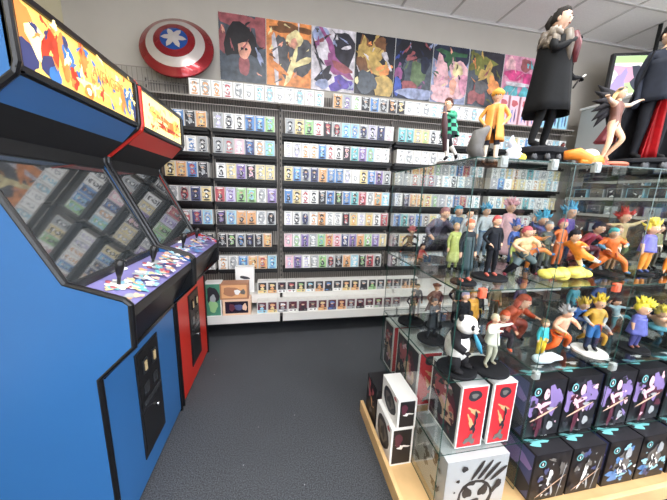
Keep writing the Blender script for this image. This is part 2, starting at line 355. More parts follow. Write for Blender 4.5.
# pink and blue stock above the far right bay
for i in range(7):
    art_box('goods_box', (.125, .1, .33), (2.66+i*.155, 3.23, 2.502), 'tall %s package, %s from left in the row above the far right bay' % (['pink', 'blue'][i % 2], ORD[i]), 'package', 'C' if i > 3 else 'P',
            [('-Y', 'P' if i < 4 else 'C', .006, [(.5, .75, .4, .12, 0, 'R' if i < 4 else 'T'), (.3, .3, .1, .25, 0, 'B'), (.7, .3, .1, .25, 0, 'N')])], 'tall packages above the far right bay')

# ---------------------------------------------------------------- posters
PX = [-.623, -.133, .367, .877, 1.368, 1.864, 2.361, 2.868, 3.36]
def pm(n, h): return mat('print_'+n, h, .35, var=.45, scale=16)
pm('slate', '#454d58'); pm('hair', '#1c1a20'); pm('rose', '#8f4f54'); pm('peach', '#d99b86'); pm('orange', '#d98a50'); pm('cream', '#e4cd9a'); pm('ash', '#55555a')
pm('paper', '#c9c3ca'); pm('ink', '#2b2933'); pm('magenta', '#8f5080'); pm('violet', '#5d4aa0'); pm('night', '#12141f'); pm('gold', '#b89a58'); pm('brown', '#6f4a30')
pm('navy', '#1a2138'); pm('moss', '#5c6f50'); pm('blue', '#3b52a8'); pm('pink', '#c98aa2'); pm('palepink', '#d8aab0'); pm('leaf', '#2f5a3c'); pm('olive', '#6d6f35'); pm('teal', '#5aa9b4'); pm('hotpink', '#c8447f'); pm('mist', '#8f98b8')
q = lambda *a: [tuple(list(b[:5])+['print_'+b[5]]+list(b[6:])) for b in a]
POST = [
 ('slate', q((.3, .95, .6, .12, -10, 'rose'), (.95, .8, .2, .25, 0, 'rose'), (.06, .6, .1, .2, 0, 'rose'), (.45, .55, .36, .34, 0, 'hair', .05), (.45, .15, .55, .28, 0, 'slate', .05), (.52, .27, .12, .18, 0, 'rose', .05), (.53, .5, .14, .15, 0, 'peach', .05), (.47, .68, .2, .1, 10, 'hair'), (.57, .5, .03, .02, 0, 'hair'), (.48, .5, .03, .02, 0, 'hair'), (.86, .4, .05, .12, 20, 'mist', .3)), 'grey and rose poster of a dark-haired person in black, leftmost of the poster row'),
 ('orange', q((.8, .5, .35, .3, 0, 'ash'), (.4, .45, .16, .35, 10, 'ash'), (.2, .4, .06, .45, 4, 'paper'), (.55, .9, .5, .07, 0, 'brown', .3), (.62, .75, .2, .12, 20, 'cream'), (.6, .68, .1, .08, 0, 'peach'), (.55, .3, .06, .35, -18, 'cream'), (.8, .4, .3, .05, 25, 'cream'), (.25, .28, .25, .05, -35, 'orange')), 'orange and cream poster of a fair-haired figure, second from left in the poster row'),
 ('paper', q((.2, .9, .2, .12, 0, 'mist'), (.45, .7, .08, .3, 30, 'magenta', .3), (.75, .68, .26, .3, 0, 'ink'), (.65, .85, .14, .1, 0, 'ink'), (.6, .4, .36, .12, -30, 'magenta', .2), (.7, .4, .25, .07, -20, 'rose'), (.3, .25, .2, .1, 40, 'ink', .3), (.7, .12, .3, .12, 10, 'violet', .3), (.25, .1, .15, .08, 0, 'mist'), (.8, .72, .12, .03, 15, 'paper'), (.15, .5, .02, .3, 20, 'ash', .3)), 'pale poster of a dark-jacketed figure with purple cloth, third from left'),
 ('night', q((.3, .62, .28, .28, 0, 'brown', .25), (.6, .8, .18, .18, 0, 'brown'), (.2, .75, .14, .15, 0, 'gold', .3), (.5, .7, .22, .12, -10, 'gold'), (.5, .5, .28, .12, -35, 'gold'), (.75, .45, .2, .09, 20, 'orange', .2), (.8, .62, .05, .18, 30, 'paper', .4), (.75, .12, .28, .25, 0, 'gold'), (.3, .2, .25, .2, 0, 'slate'), (.05, .22, .05, .06, 0, 'cream')), 'black poster with a golden armoured figure, fourth from left'),
 ('navy', q((.5, .85, .5, .2, 0, 'night'), (.7, .4, .5, .35, 0, 'slate'), (.45, .72, .14, .08, 0, 'rose', .3), (.62, .45, .2, .22, 0, 'moss'), (.8, .62, .12, .15, 0, 'navy'), (.12, .45, .1, .12, 0, 'magenta', .3), (.1, .2, .1, .16, 0, 'blue'), (.4, .22, .2, .1, 0, 'rose'), (.6, .1, .5, .1, 0, 'mist', .1)), 'dark navy poster with a moss green figure, fifth from left'),
 ('mist', q((.5, .85, .6, .22, 0, 'navy', .1), (.5, .84, .3, .1, 0, 'leaf', .5), (.45, .72, .1, .12, 0, 'leaf', .4), (.25, .5, .2, .3, 0, 'palepink', .2), (.75, .5, .25, .3, 0, 'palepink', .2), (.7, .6, .14, .12, 0, 'cream', .2), (.9, .35, .12, .2, 0, 'pink'), (.4, .15, .45, .15, 0, 'palepink', .2), (.6, .3, .1, .15, 0, 'peach')), 'pastel poster with pale pink figures under green foliage, sixth from left'),
 ('slate', q((.7, .75, .4, .35, 0, 'ink'), (.35, .8, .32, .14, 0, 'olive', .4), (.2, .7, .2, .12, 0, 'olive', .4), (.55, .6, .22, .16, -30, 'gold', .4), (.75, .4, .2, .14, -20, 'orange', .3), (.3, .2, .25, .18, 0, 'rose', .3), (.4, .35, .2, .12, 0, 'ash')), 'dark green poster with yellow leaves and orange, seventh from left'),
 ('pink', q((.2, .85, .15, .12, 0, 'palepink'), (.7, .85, .2, .12, 0, 'rose'), (.35, .65, .3, .1, 0, 'hotpink'), (.8, .6, .2, .12, 0, 'hotpink'), (.3, .35, .25, .12, 0, 'teal'), (.75, .3, .2, .14, 0, 'teal'), (.5, .1, .45, .04, 0, 'hotpink'), (.5, .48, .45, .04, 0, 'paper')), 'pink and teal poster, rightmost of the poster row behind the coated statue'),
]
for i, (bg, bl, lab) in enumerate(POST):
    wd = PX[i+1]-PX[i]-.006
    rr = random.Random(i*7+3); cs = [b[5] for b in bl if b[0] > 0]; bl = list(bl[:-3])+[
        (rr.uniform(.05, .95), rr.uniform(.05, .95), rr.uniform(.01, .035), rr.uniform(.03, .11), rr.uniform(-70, 70), rr.choice(cs), .35) for _ in range(18 if i else 7)]+list(bl[-3:])
    mb = MB().box(0, wd, -.012, 0, 0, .65, 'W').panel((.001, -.012, .001), (wd-.002, 0, 0), (0, 0, .648), 'print_'+bg, bl, seed=i)
    tag(mb.build('poster', loc=(PX[i], YB, 2.757)), lab, 'poster', 'art posters high on the back wall')

# round shield leaning above the racks
mat('shield_red', '#8a1620', .22, .55, coat=.5); mat('shield_silver', '#c6bebb', .25, .5, coat=.5); mat('shield_blue', '#1f4fa0', .22, .55, coat=.5)
t = thing('round_shield', 'round red, silver and blue domed shield leaning on the wall left of the posters', 'shield', (-1.0, 3.23, 2.66))
t.rotation_euler = (0, 0, 0)
RD = .345
def dome(r): return .11*(1-(r/RD)**2)
def ring(r0, r1, m, extra=0, n=48):
    mb = MB(); k = 5; vs = []; fs = []
    for i in range(k+1):
        r = r0+(r1-r0)*i/k
        for j in range(n):
            a = 2*math.pi*j/n; vs.append((r*math.cos(a), r*math.sin(a), dome(r)+extra))
    for i in range(k):
        for j in range(n): fs.append((i*n+j, (i+1)*n+j, (i+1)*n+(j+1) % n, i*n+(j+1) % n))
    return mb.add(vs, fs, m, True)
tilt = Matrix.Translation((0, 0, 0))
ang = math.atan2(.61, .25)
def place(o):
    o.rotation_euler = (ang, 0, 0); o.location = (0, .125, .305)
sh = ring(.27, RD, 'shield_red'); sh.lathe([(RD-.012, -.02), (RD, -.018), (RD, .001), (RD-.004, .004)], (0, 0, 0), 'shield_red', 48); place(sh.build('rim', t))
place(ring(.19, .27, 'shield_silver').build('silver_ring', t)); place(ring(.125, .19, 'shield_red').build('red_ring', t)); place(ring(.002, .125, 'shield_blue').build('blue_centre', t))
em = MB()                               # plain six-petal rosette boss
pts = []
for k in range(24):
    a = 2*math.pi*k/24; r = .085+.032*math.cos(6*a); pts.append((r*math.cos(a), r*math.sin(a), dome(r)+.004))
em.add(pts+[(0, 0, dome(0)+.012)], [(k, (k+1) % 24, 24) for k in range(24)], 'shield_silver'); place(em.build('rosette', t))

# ---------------------------------------------------------------- arcade cabinets
mat('arcade_blue', '#2d639c', .35, var=.03, scale=3); mat('arcade_red', '#c82a1c', .35, var=.03, scale=3); mat('tmold', '#0d0d10', .3)
mat('hood_navy', '#101830', .5); mat('bezel', '#2b2d30', .25); mat('purple_vinyl', '#827db4', .35)
sg = mat('screen_glass', '#34383a', .04, spec=1.0, coat=0)
sg.node_tree.nodes['Principled BSDF'].inputs['IOR'].default_value = 2.1; sg.node_tree.nodes['Principled BSDF'].inputs['Coat IOR'].default_value = 1.9
for n, h, e in (('mq_yellow', '#edc76a', .75), ('mq_orange', '#d98444', .7), ('mq_cream', '#f3e2a4', .95), ('mq_red', '#b8402c', .6), ('mq_blue', '#3c74b4', .6), ('mq_navy', '#3a3f6a', .5), ('mq_white', '#fff6dc', 1.0)): mat(n, h, .4, emit=e)
PROF = [(-1.6, 0), (-.705, 0), (-.705, .81), (-.57, .94), (-.565, 1.115), (-.585, 1.135), (-.77, 1.205), (-1.0, 1.70), (-1.0, 1.74), (-.81, 1.90), (-.80, 1.93), (-.80, 2.13), (-.82, 2.16), (-1.6, 2.16)]
def cabinet(y0, y1, colour, seed, label):
    W = y1-y0; t = thing('arcade_cabinet', label, 'arcade cabinet', (-1.6, y0, 0), 0, 'arcade cabinets'); ox = 1.6
    pf = [(x+ox, z) for x, z in PROF]
    inn = [(0.01, 0), (.885, 0), (.885, .80), (.80, .93), (.80, 1.10), (.815, 1.165), (.60-.02, 1.69), (.58, 1.73), (.72, 1.93), (.72, 2.15), (.01, 2.15)]
    inn = [(.01, .01), (.893, .01), (.893, .80), (1.022, 1.05), (1.022, 1.09), (.83, 1.165), (.60, 1.665), (.60, 1.72), (.785, 1.90), (.785, 2.145), (.01, 2.145)]
    MB().prism(inn, .02, W-.02, 'black_plastic').build('cabinet_body', t)
    for a, b in ((0, .02), (W-.02, W)):
        s = MB().prism(pf, a, b, colour).build('side_panel', t)
        e = MB()                                        # black edge moulding round the side panel
        loop = pf[1:]
        e.tube([(x, (a+b)/2, z) for x, z in loop[:8]], .0125, 'tmold', 8, False).tube([(x, (a+b)/2, z) for x, z in loop[7:]], .0125, 'arcade_red' if seed == 2 and a == 0 else 'tmold', 8, False)
        e.build('edge_moulding', s)
    MB().box(.890, .897, .02, W-.02, .02, .80, colour).build('front_panel', t, bevel=.001)
    MB().box(.87, .908, .022, W-.022, .80, .822, 'tmold').build('ledge', t)
    for ya in (.0205, W-.0225):
        MB().prism([(.893, .818), (1.027, .945), (1.030, 1.088), (.893, 1.10)], ya, ya+.002, 'black_plastic').build('recess_liner', t)
    # coin door
    cy0, cy1 = .255, .505
    c = MB().box(.897, .903, cy0, cy1, .15, .755, 'black_satin'); c.box(.903, .906, cy0+.012, cy1-.012, .165, .41, 'black_plastic').box(.903, .906, cy0+.012, cy1-.012, .43, .745, 'black_plastic')
    door = c.build('coin_door', t, bevel=.002)
    for k in (0, 1):
        s = MB().box(.906, .914, cy0+.05+k*.1, cy0+.09+k*.1, .62, .70, 'bezel').box(.914, .918, cy0+.06+k*.1, cy0+.08+k*.1, .635, .685, mat('coin_lamp', '#c9b184', .3)); s.build('coin_slot', door)
        MB().box(.906, .910, cy0+.045+k*.1, cy0+.095+k*.1, .5, .56, 'bezel').build('return_flap', door)
    MB().tube([(.906, cy0+.16, .36), (.918, cy0+.16, .36)], .011, 'chrome', 12).build('lock', door)
    MB().box(.906, .909, cy0+.03, cy1-.03, .44, .47, 'bezel').build('hinge_bar', door)
    # control panel
    n0 = Vector((.83, 0, 1.172)); n1 = Vector((1.022, 0, 1.105)); u = Vector((n1.x-n0.x, 0, n1.z-n0.z))
    cp = MB().prism([(.83, 1.165), (1.03, 1.09), (1.03, 1.10), (.83, 1.176)], .02, W-.02, 'purple_vinyl')
    dd = u.normalized(); nn = Vector((-dd.z, 0, dd.x))
    if nn.z < 0: nn = -nn
    cols = [P(c) for c in 'WRPSWFOSTCY'] if seed == 1 else [P(c) for c in 'BVNLBVSFLC']
    blobs = []
    rr = random.Random(seed)
    for k in range(90): blobs.append((.03+k/90*.94, rr.uniform(.05, .62) if k > 8 else .2, rr.uniform(.012, .032), rr.uniform(.05, .12), rr.uniform(0, 180), rr.choice(cols), .25))
    o0 = Vector((1.03, .025, 1.10)); cp.panel(o0, (0, W-.05, 0), Vector((.83-1.03, 0, .076)), 'purple_vinyl', blobs, lift=.001, seed=seed)
    cpo = cp.build('control_panel', t)
    MB().box(1.018, 1.035, .02, W-.02, 1.055, 1.10, 'black_plastic').build('panel_lip', t, bevel=.003)
    def at(a, y, lift=0): return n0+Vector((0, y, 0))+u*a+nn*(.004+lift)
    for y in (.17, .50):
        j = MB(); b = at(.45, y); j.tube([b, b+nn*.004], .032, 'W', 20)
        for a in range(8):
            e = at(.45, y, .001)+Vector((0, math.cos(a*.785), 0))*.04+dd*math.sin(a*.785)*.04; j.tube([e, e+nn*.003], .012, P('W' if a % 2 else 'R'), 8)
        jo = j.build('joystick', cpo); axis = Vector((.12, .05, 1)).normalized()
        MB().tube([b, b+axis*.05], .007, 'black_plastic', 10).tube([b+axis*.035, b+axis*.05, b+axis*.085, b+axis*.105, b+axis*.112], [.008, .012, .019, .018, .008], 'black_plastic', 12).build('stick', jo)
        for k, c in enumerate('BRYG'):
            e = at(.62-.1*(k % 2), y+.09+.035*k); MB().lathe([(.014, 0), (.014, .004), (.009, .008), (.001, .008)], e, P(c), 14).build('button', cpo)
    for y in (.30, .345):
        MB().lathe([(.017, 0), (.017, .005), (.011, .010), (.001, .010)], at(.12, y), 'W', 16).build('button', cpo)
    # screen
    d0 = Vector((.835, 0, 1.18)); d1 = Vector((.605, 0, 1.66)); un = (d1-d0); nx = Vector((un.z, 0, -un.x)).normalized()
    s = MB(); p = [d0+Vector((0, .02, 0)), d0+Vector((0, W-.02, 0)), d1+Vector((0, W-.02, 0)), d1+Vector((0, .02, 0))]
    s.add([x+nx*.002 for x in p]+[x-nx*.006 for x in p], [(0, 1, 2, 3), (7, 6, 5, 4), (0, 4, 5, 1), (1, 5, 6, 2), (2, 6, 7, 3), (3, 7, 4, 0)], 'screen_glass'); so = s.build('screen_glass', t)
    bz = MB().box(-.012, .012, .02, W-.02, 0, .03, 'bezel'); b = bz.build('screen_retainer', t, loc=(.838, 0, 1.172))
    bd = MB(); bd.add([(.602, .02, 1.665), (.602, W-.02, 1.665), (.602, W-.02, 1.725), (.602, .02, 1.725)], [(0, 1, 2, 3)], 'black_matte')
    bd.add([(.71, .02, 1.815), (.71, W-.02, 1.815), (.787, W-.02, 1.898), (.787, .02, 1.898)], [(0, 1, 2, 3)], colour)
    bd.add([(.602, .02, 1.722), (.602, W-.02, 1.722), (.71, W-.02, 1.815), (.71, .02, 1.815)], [(0, 1, 2, 3)], 'black_matte')
    bd.build('speaker_hood', t)
    # marquee (backlit)
    m = MB().box(.785, .792, .03, W-.03, 1.925, 2.135, 'mq_white')
    if seed == 1:
        bl = [(.06, .5, .06, .5, 0, 'mq_orange'), (.05, .2, .05, .25, 0, 'mq_navy'), (.12, .5, .06, .3, 20, 'mq_cream'), (.19, .5, .055, .35, -20, 'mq_red'), (.17, .2, .05, .2, 0, 'mq_navy'), (.2, .12, .04, .15, 0, 'mq_blue'), (.28, .55, .035, .42, 0, 'mq_orange'), (.31, .58, .04, .2, 0, 'mq_blue'), (.3, .8, .018, .12, 0, 'mq_navy'), (.36, .42, .05, .12, 0, 'mq_blue'), (.34, .25, .03, .2, 0, 'mq_red'), (.31, .55, .018, .06, 0, 'mq_white'),
              (.43, .75, .03, .3, 0, 'mq_orange'), (.5, .25, .14, .1, 0, 'mq_cream'), (.45, .15, .04, .14, 0, 'mq_orange'), (.45, .15, .02, .07, 0, 'mq_white'), (.6, .2, .12, .1, 0, 'mq_yellow'), (.75, .5, .08, .35, 0, 'mq_yellow'), (.82, .4, .03, .3, 0, 'mq_orange'), (.88, .45, .03, .3, 10, 'mq_blue'), (.94, .5, .03, .35, 0, 'mq_blue'), (.91, .3, .02, .2, 0, 'mq_yellow'), (.97, .3, .02, .3, 0, 'mq_navy')]
        bgm = 'mq_yellow'
    else:
        bl = [(.5, .5, .4, .3, 0, 'mq_cream'), (.3, .6, .15, .15, 0, 'mq_yellow'), (.7, .45, .2, .2, 0, 'mq_orange', .4), (.85, .5, .1, .3, 0, 'mq_yellow'), (.6, .3, .3, .08, 0, 'mq_red', .3), (.45, .55, .2, .06, 0, 'mq_orange', .4)]
        bgm = 'mq_cream'
    mq = ['mq_orange', 'mq_cream', 'mq_yellow', 'mq_red', 'mq_cream', 'mq_yellow']+(['mq_blue', 'mq_navy'] if seed == 1 else [])
    bl = bl+[(rr.uniform(.03, .97), rr.uniform(.06, .94), rr.uniform(.004, .018), rr.uniform(.03, .13), rr.uniform(-60, 60), rr.choice(mq), .35) for _ in range(60)]
    m.panel((.792, .032, 1.927), (0, W-.064, 0), (0, 0, .206), bgm, bl, seed=seed)
    mo = m.build('marquee', t)
    if seed == 1:
        cu = bpy.data.curves.new('title', 'FONT'); cu.body = 'AVENGERS'; cu.size = .066; cu.extrude = .001; cu.align_x = 'CENTER'
        to = bpy.data.objects.new('title_tmp', cu); COL.objects.link(to); bpy.context.view_layer.update()
        me = bpy.data.meshes.new_from_object(to.evaluated_get(bpy.context.evaluated_depsgraph_get())); bpy.data.objects.remove(to)
        me.materials.clear(); me.materials.append(_m['mq_orange']); lo = bpy.data.objects.new('title_lettering', me); COL.objects.link(lo); lo.parent = mo
        lo.rotation_euler = (R(90), 0, R(90)); lo.location = (.822, W*.60, 2.02)
        lo.scale = (.75, 1, 1)
    f = MB()
    f.box(.785, .803, .0, .03, 1.91, 2.15, 'tmold').box(.785, .803, W-.03, W, 1.91, 2.15, 'tmold').box(.785, .803, .03, W-.03, 1.905, 1.927, 'tmold').box(.785, .803, .03, W-.03, 2.133, 2.155, 'tmold')
    f.build('marquee_frame', t)
    return t
cabinet(1.115, 1.905, 'arcade_blue', 1, 'blue arcade cabinet with a lit yellow-orange marquee and two joysticks, nearest the viewer')
cabinet(1.93, 2.665, 'arcade_red', 2, 'red arcade cabinet with a pale gold marquee, behind the blue one')

# ---------------------------------------------------------------- glass display case
CX0, CY0, CY1 = .75, .99, 1.80
XS = [.75, 1.225, 1.70, 2.175, 2.65, 3.125]
LV = [.335, .735, 1.17, 1.717]
# wooden platform
t = thing('wooden_platform', 'low pale wooden platform under the glass display case', 'platform', (.57, .83, 0))
MB().box(.024, 2.7, .024, .86, .0, .03, 'wood').build('tray_floor', t)
MB().box(0, .023, 0, .86, .0, .088, 'wood').build('edge_board', t, bevel=.003)
MB().box(.0235, 2.7, 0, .023, .0, .088, 'wood').build('edge_board', t, bevel=.003)
case = thing('glass_display_case', 'tall clear glass cube display case with green edges full of figures on the wooden platform', 'display case', (CX0, CY0, .03))
T = .005
def pane(name, x0, x1, y0, y1, z0, z1):
    mb = MB(); vs = [(x-CX0, y-CY0, z-.03) for z in (z0, z1) for x, y in ((x0, y0), (x1, y0), (x1, y1), (x0, y1))]
    fs = [(0, 3, 2, 1), (4, 5, 6, 7), (0, 1, 5, 4), (1, 2, 6, 5), (2, 3, 7, 6), (3, 0, 4, 7)]
    dims = (x1-x0, y1-y0, z1-z0); ax = dims.index(min(dims)); big = {0: (3, 5), 1: (2, 4), 2: (0, 1)}[ax]
    mb.add(vs, fs, [_m['clear_glass'] if i in big else _m['glass_edge'] for i in range(6)])
    return mb.build(name, case)
YM = 1.395
for i in range(5):
    x0, x1 = XS[i], XS[i+1]
    for z in LV: pane('glass_shelf', x0+.001, x1-.001, CY0, CY1, z-T, z)
zz = [.031]+LV
for i in range(6):
    for k in range(4):
        if i > 3 and k < 2: continue
        ye = CY1 if k else 1.685
        pane('glass_divider', XS[i]-T/2, XS[i]+T/2, CY0+.003, (YM if i < 1 else ye)-.003, zz[k], zz[k+1]-T-.0005)
        if i == 0: pane('glass_divider', XS[i]-T/2, XS[i]+T/2, YM+.003, ye-.003, zz[k], zz[k+1]-T-.0005)
mat('clip', '#9aa09e', .3); mat('clip_orange', '#e0674a', .4)
for (x, z, m) in [(.87, 1.717, 'clip'), (1.11, 1.717, 'clip'), (1.33, 1.717, 'clip'), (1.225, .735, 'clip'), (.86, 1.17, 'clip_orange'), (1.6, 1.17, 'clip_orange'), (1.95, 1.17, 'clip'), (1.7, .735, 'clip')]:
    MB().box(-.016, .016, -.008, .012, -.035, .008, m).box(-.012, .012, -.012, -.006, -.028, 0, m).build('corner_clip', case, loc=(x-CX0, 0, z-.03), bevel=.002)

# ---------------------------------------------------------------- boxes in and on the case
def cell(c): return NAME[c]
redart = lambda s: [(.5, .5, .42, .42, 0, 'M'), (.35, .65, .25, .2, 0, 'R'), (.6, .4, .3, .22, 30, 'F'), (.3, .3, .2, .15, 0, 'K')]+B(s, 22, ['R', 'K', 'P', 'M', 'F', 'M', 'D', 'K'], .11)
redface = [(.5, .86, .28, .09, 0, 'K', .05), (.5, .86, .14, .04, 0, 'D'), (.55, .6, .1, .1, 60, 'O', .3), (.45, .42, .08, .13, 20, 'O', .3), (.6, .32, .1, .08, 0, 'K', .4), (.5, .12, .22, .07, 0, 'D', .4), (.65, .5, .05, .12, 0, 'K', .4)]
mat('box_red', '#cf3038', .35)
def redbox(x, y, lab, s, d=.30): art_box('figure_box', (.145 if x < 1 else .13, d, .345), (x, y, .3355), lab, 'figure box', 'W', [('-Y', 'box_red', .006, redface), ('-X', 'K', .012, redart(s))], 'red and white figure boxes under glass')
redbox(.845, 1.01, 'red and white figure box with art side, nearest on the lower glass shelf', 3, .26)
redbox(1.02, 1.01, 'red and white figure box right of the nearest one, under the glass', 4, .26)
redbox(.785, 1.31, 'red and white figure box second along the aisle side', 5)
redbox(.765, 1.635, 'red and white figure box furthest along the aisle side near the wall racks', 6, .15)
# boxes on the ledge outside the glass
mat('box_dark', '#1b1a1f', .4)
ringart = [(.5, .5, .4, .4, 0, 'K', .03), (.5, .5, .26, .26, 0, 'D', .1), (.5, .5, .14, .16, 0, 'K', .3), (.85, .9, .08, .06, 0, 'R')]
def platbox(y0, y1, z, h, lab, dark=False, x=.608, w=.135):
    f = [('-X', 'W' if not dark else 'box_dark', .004, ringart if not dark else B(8, 8, ['D', 'R', 'K', 'O'], .2)), ('-Y', 'box_dark', .012, [(.5, .5, .3, .06, 0, 'W', .5), (.3, .7, .2, .2, 0, 'M')])]
    art_box('figure_box', (w, y1-y0, h), (x, y0, z), lab, 'figure box', 'W' if not dark else 'box_dark', f, 'figure boxes on the wooden platform')
platbox(1.225, 1.46, .03, .248, 'white figure box with dark round window, lower of the two on platform edge')
platbox(1.22, 1.45, .2785, .185, 'white figure box with dark round window, upper of the two on platform edge', x=.632, w=.112)
platbox(1.475, 1.665, .03, .30, 'black figure box standing behind the white pair on the platform', True)
# grey animal-face box
mat('box_grey', '#aeb2b4', .4); mat('box_ink', '#2a2a2e', .5)
ink = 'box_ink'
g = MB().box(0, .34, 0, .32, 0, .294, 'box_grey')
ft = [(.5, .2, .3, .38, 0, ink, .03), (.5, .22, .25, .30, 0, 'box_grey', .03), (.36, .33, .08, .12, 25, ink), (.63, .33, .08, .12, -25, ink), (.5, .1, .1, .08, 0, ink), (.42, .52, .06, .05, 0, ink), (.5, .78, .035, .22, -30, ink, .05), (.62, .76, .035, .22, -35, ink, .05), (.74, .72, .035, .22, -40, ink, .05), (.86, .66, .035, .2, -50, ink, .05), (.27, .85, .05, .06, 0, ink), (.18, .62, .03, .035, 0, ink), (.14, .4, .015, .02, 0, ink), (.85, .4, .05, .15, -30, ink, .2)]
g.panel((.004, 0, .004), (.332, 0, 0), (0, 0, .286), 'box_grey', ft); g.panel((0, .316, .004), (0, -.312, 0), (0, 0, .286), 'box_grey', B(9, 14, ['D', 'K', 'D'], .12))
tag(g.build('figure_box', loc=(.775, .955, .0305)), 'large grey box with black claw marks and round animal face, bottom cube of the case', 'figure box')
# black boxes with standing player art
def playbox(x0, x1, z, h, lab, kind, s, y=1.01):
    w = x1-x0-.006
    logo = [(.13, .86, .10, .075, 0, 'T', .02), (.13, .86, .07, .05, 0, 'box_dark', .02), (.13, .86, .02, .03, 0, 'W', .02)]
    if kind == 'swords':
        bl = [(.75, .65, .2, .25, 0, 'V', .3), (.1, .6, .12, .2, 0, 'V', .3), (.45, .45, .2, .35, 0, 'K'), (.45, .78, .08, .1, 0, 'P', .05), (.42, .5, .14, .16, 0, 'M'), (.45, .6, .16, .04, 20, 'P', .1), (.36, .2, .07, .22, -4, 'M', .1), (.56, .18, .06, .22, 6, 'K', .1), (.45, .42, .42, .018, 24, 'F', .02), (.3, .55, .05, .12, 30, 'P'), (.68, .2, .09, .08, 0, 'S', .1), (.6, .52, .1, .03, 0, 'S')]
    elif kind == 'slim':
        bl = [(.5, .55, .06, .1, 0, 'W', .1), (.47, .38, .06, .16, -12, 'W', .15), (.4, .2, .03, .15, -25, 'W', .1), (.56, .22, .03, .14, 10, 'S', .1), (.5, .3, .5, .012, 35, 'F', .02), (.8, .4, .012, .4, -8, 'S', .02)]
    else:
        bl = [(.35, .25, .3, .12, 25, 'B', .4), (.6, .3, .22, .1, 30, 'C', .4), (.5, .5, .25, .25, 0, 'D', .2), (.6, .72, .1, .13, 0, 'S', .1), (.45, .42, .12, .12, 0, 'W', .5), (.45, .42, .08, .08, 0, 'K', .5)]
    bl = bl[:3]+B(s+20, 12, ['V', 'M', 'K', 'P', 'K'] if kind == 'swords' else ['D', 'K', 'N', 'K'] if kind == 'slim' else ['B', 'N', 'C', 'K'], .12)+bl[3:]+B(s+40, 8, ['P', 'K', 'M', 'S'] if kind == 'swords' else ['S', 'K'] if kind == 'slim' else ['C', 'W', 'K'], .05)
    art_box('figure_box', (w, .22, h), (x0, y, z), lab, 'figure box', 'box_dark', [('-Y', 'box_dark', .004, bl+logo), ('-X', 'N', .01, [(.5, .7, .4, .2, 0, 'V', .3), (.5, .2, .5, .3, 0, 'K')]), ('+Z', 'box_dark', .004, [(.3, .3, .25, .1, 0, 'T', .4), (.7, .5, .15, .06, 0, 'W', .3)])], 'black figure boxes low in the case')
for i, (a, b) in enumerate([(1.235, 1.46), (1.465, 1.69), (1.71, 1.93), (1.935, 2.165), (2.185, 2.40)]):
    playbox(a, b, .3355, .33, 'black box printed with a crimson swordsman, %s from left in the upper row' % ORD[i], 'swords', i)
for i, (a, b, k, n) in enumerate([(1.245, 1.47, 'slim', 'a slim white figure'), (1.475, 1.69, 'slim', 'a slim white figure'), (1.715, 1.94, 'blue', 'blue flames'), (1.945, 2.165, 'blue', 'blue flames'), (2.185, 2.42, 'blue', 'blue flames')]):
    playbox(a, b, .0305, .285, 'black box printed with %s, %s from left in the bottom row' % (n, ORD[i]), k, i, .925)

# ---------------------------------------------------------------- figurines
# joints in units of figure height, facing -Y, x>0 is the figure's left
BASE = dict(pel=(0, 0, .53, .066), spi=(0, 0, .62, .058), che=(0, 0, .73, .078), nek=(0, 0, .825, .030), hd=(0, -.006, .87, .034))
for sd, sg_ in (('L', 1), ('R', -1)):
    BASE.update({'sh'+sd: (sg_*.098, 0, .785, .036), 'el'+sd: (sg_*.14, .015, .63, .028), 'wr'+sd: (sg_*.15, -.02, .495, .020), 'ha'+sd: (sg_*.152, -.03, .455, .019),
                 'hi'+sd: (sg_*.052, 0, .495, .052), 'kn'+sd: (sg_*.065, -.012, .28, .038), 'an'+sd: (sg_*.075, .01, .055, .026), 'to'+sd: (sg_*.085, -.075, .026, .024)})
EDG = [('pel', 'spi', 'top'), ('spi', 'che', 'top'), ('che', 'nek', 'top'), ('nek', 'hd', 'skin')]
for sd in 'LR': EDG += [('che', 'sh'+sd, 'top'), ('sh'+sd, 'el'+sd, 'arm'), ('el'+sd, 'wr'+sd, 'fore'), ('wr'+sd, 'ha'+sd, 'hand'), ('pel', 'hi'+sd, 'leg'), ('hi'+sd, 'kn'+sd, 'leg'), ('kn'+sd, 'an'+sd, 'shin'), ('an'+sd, 'to'+sd, 'shoe')]
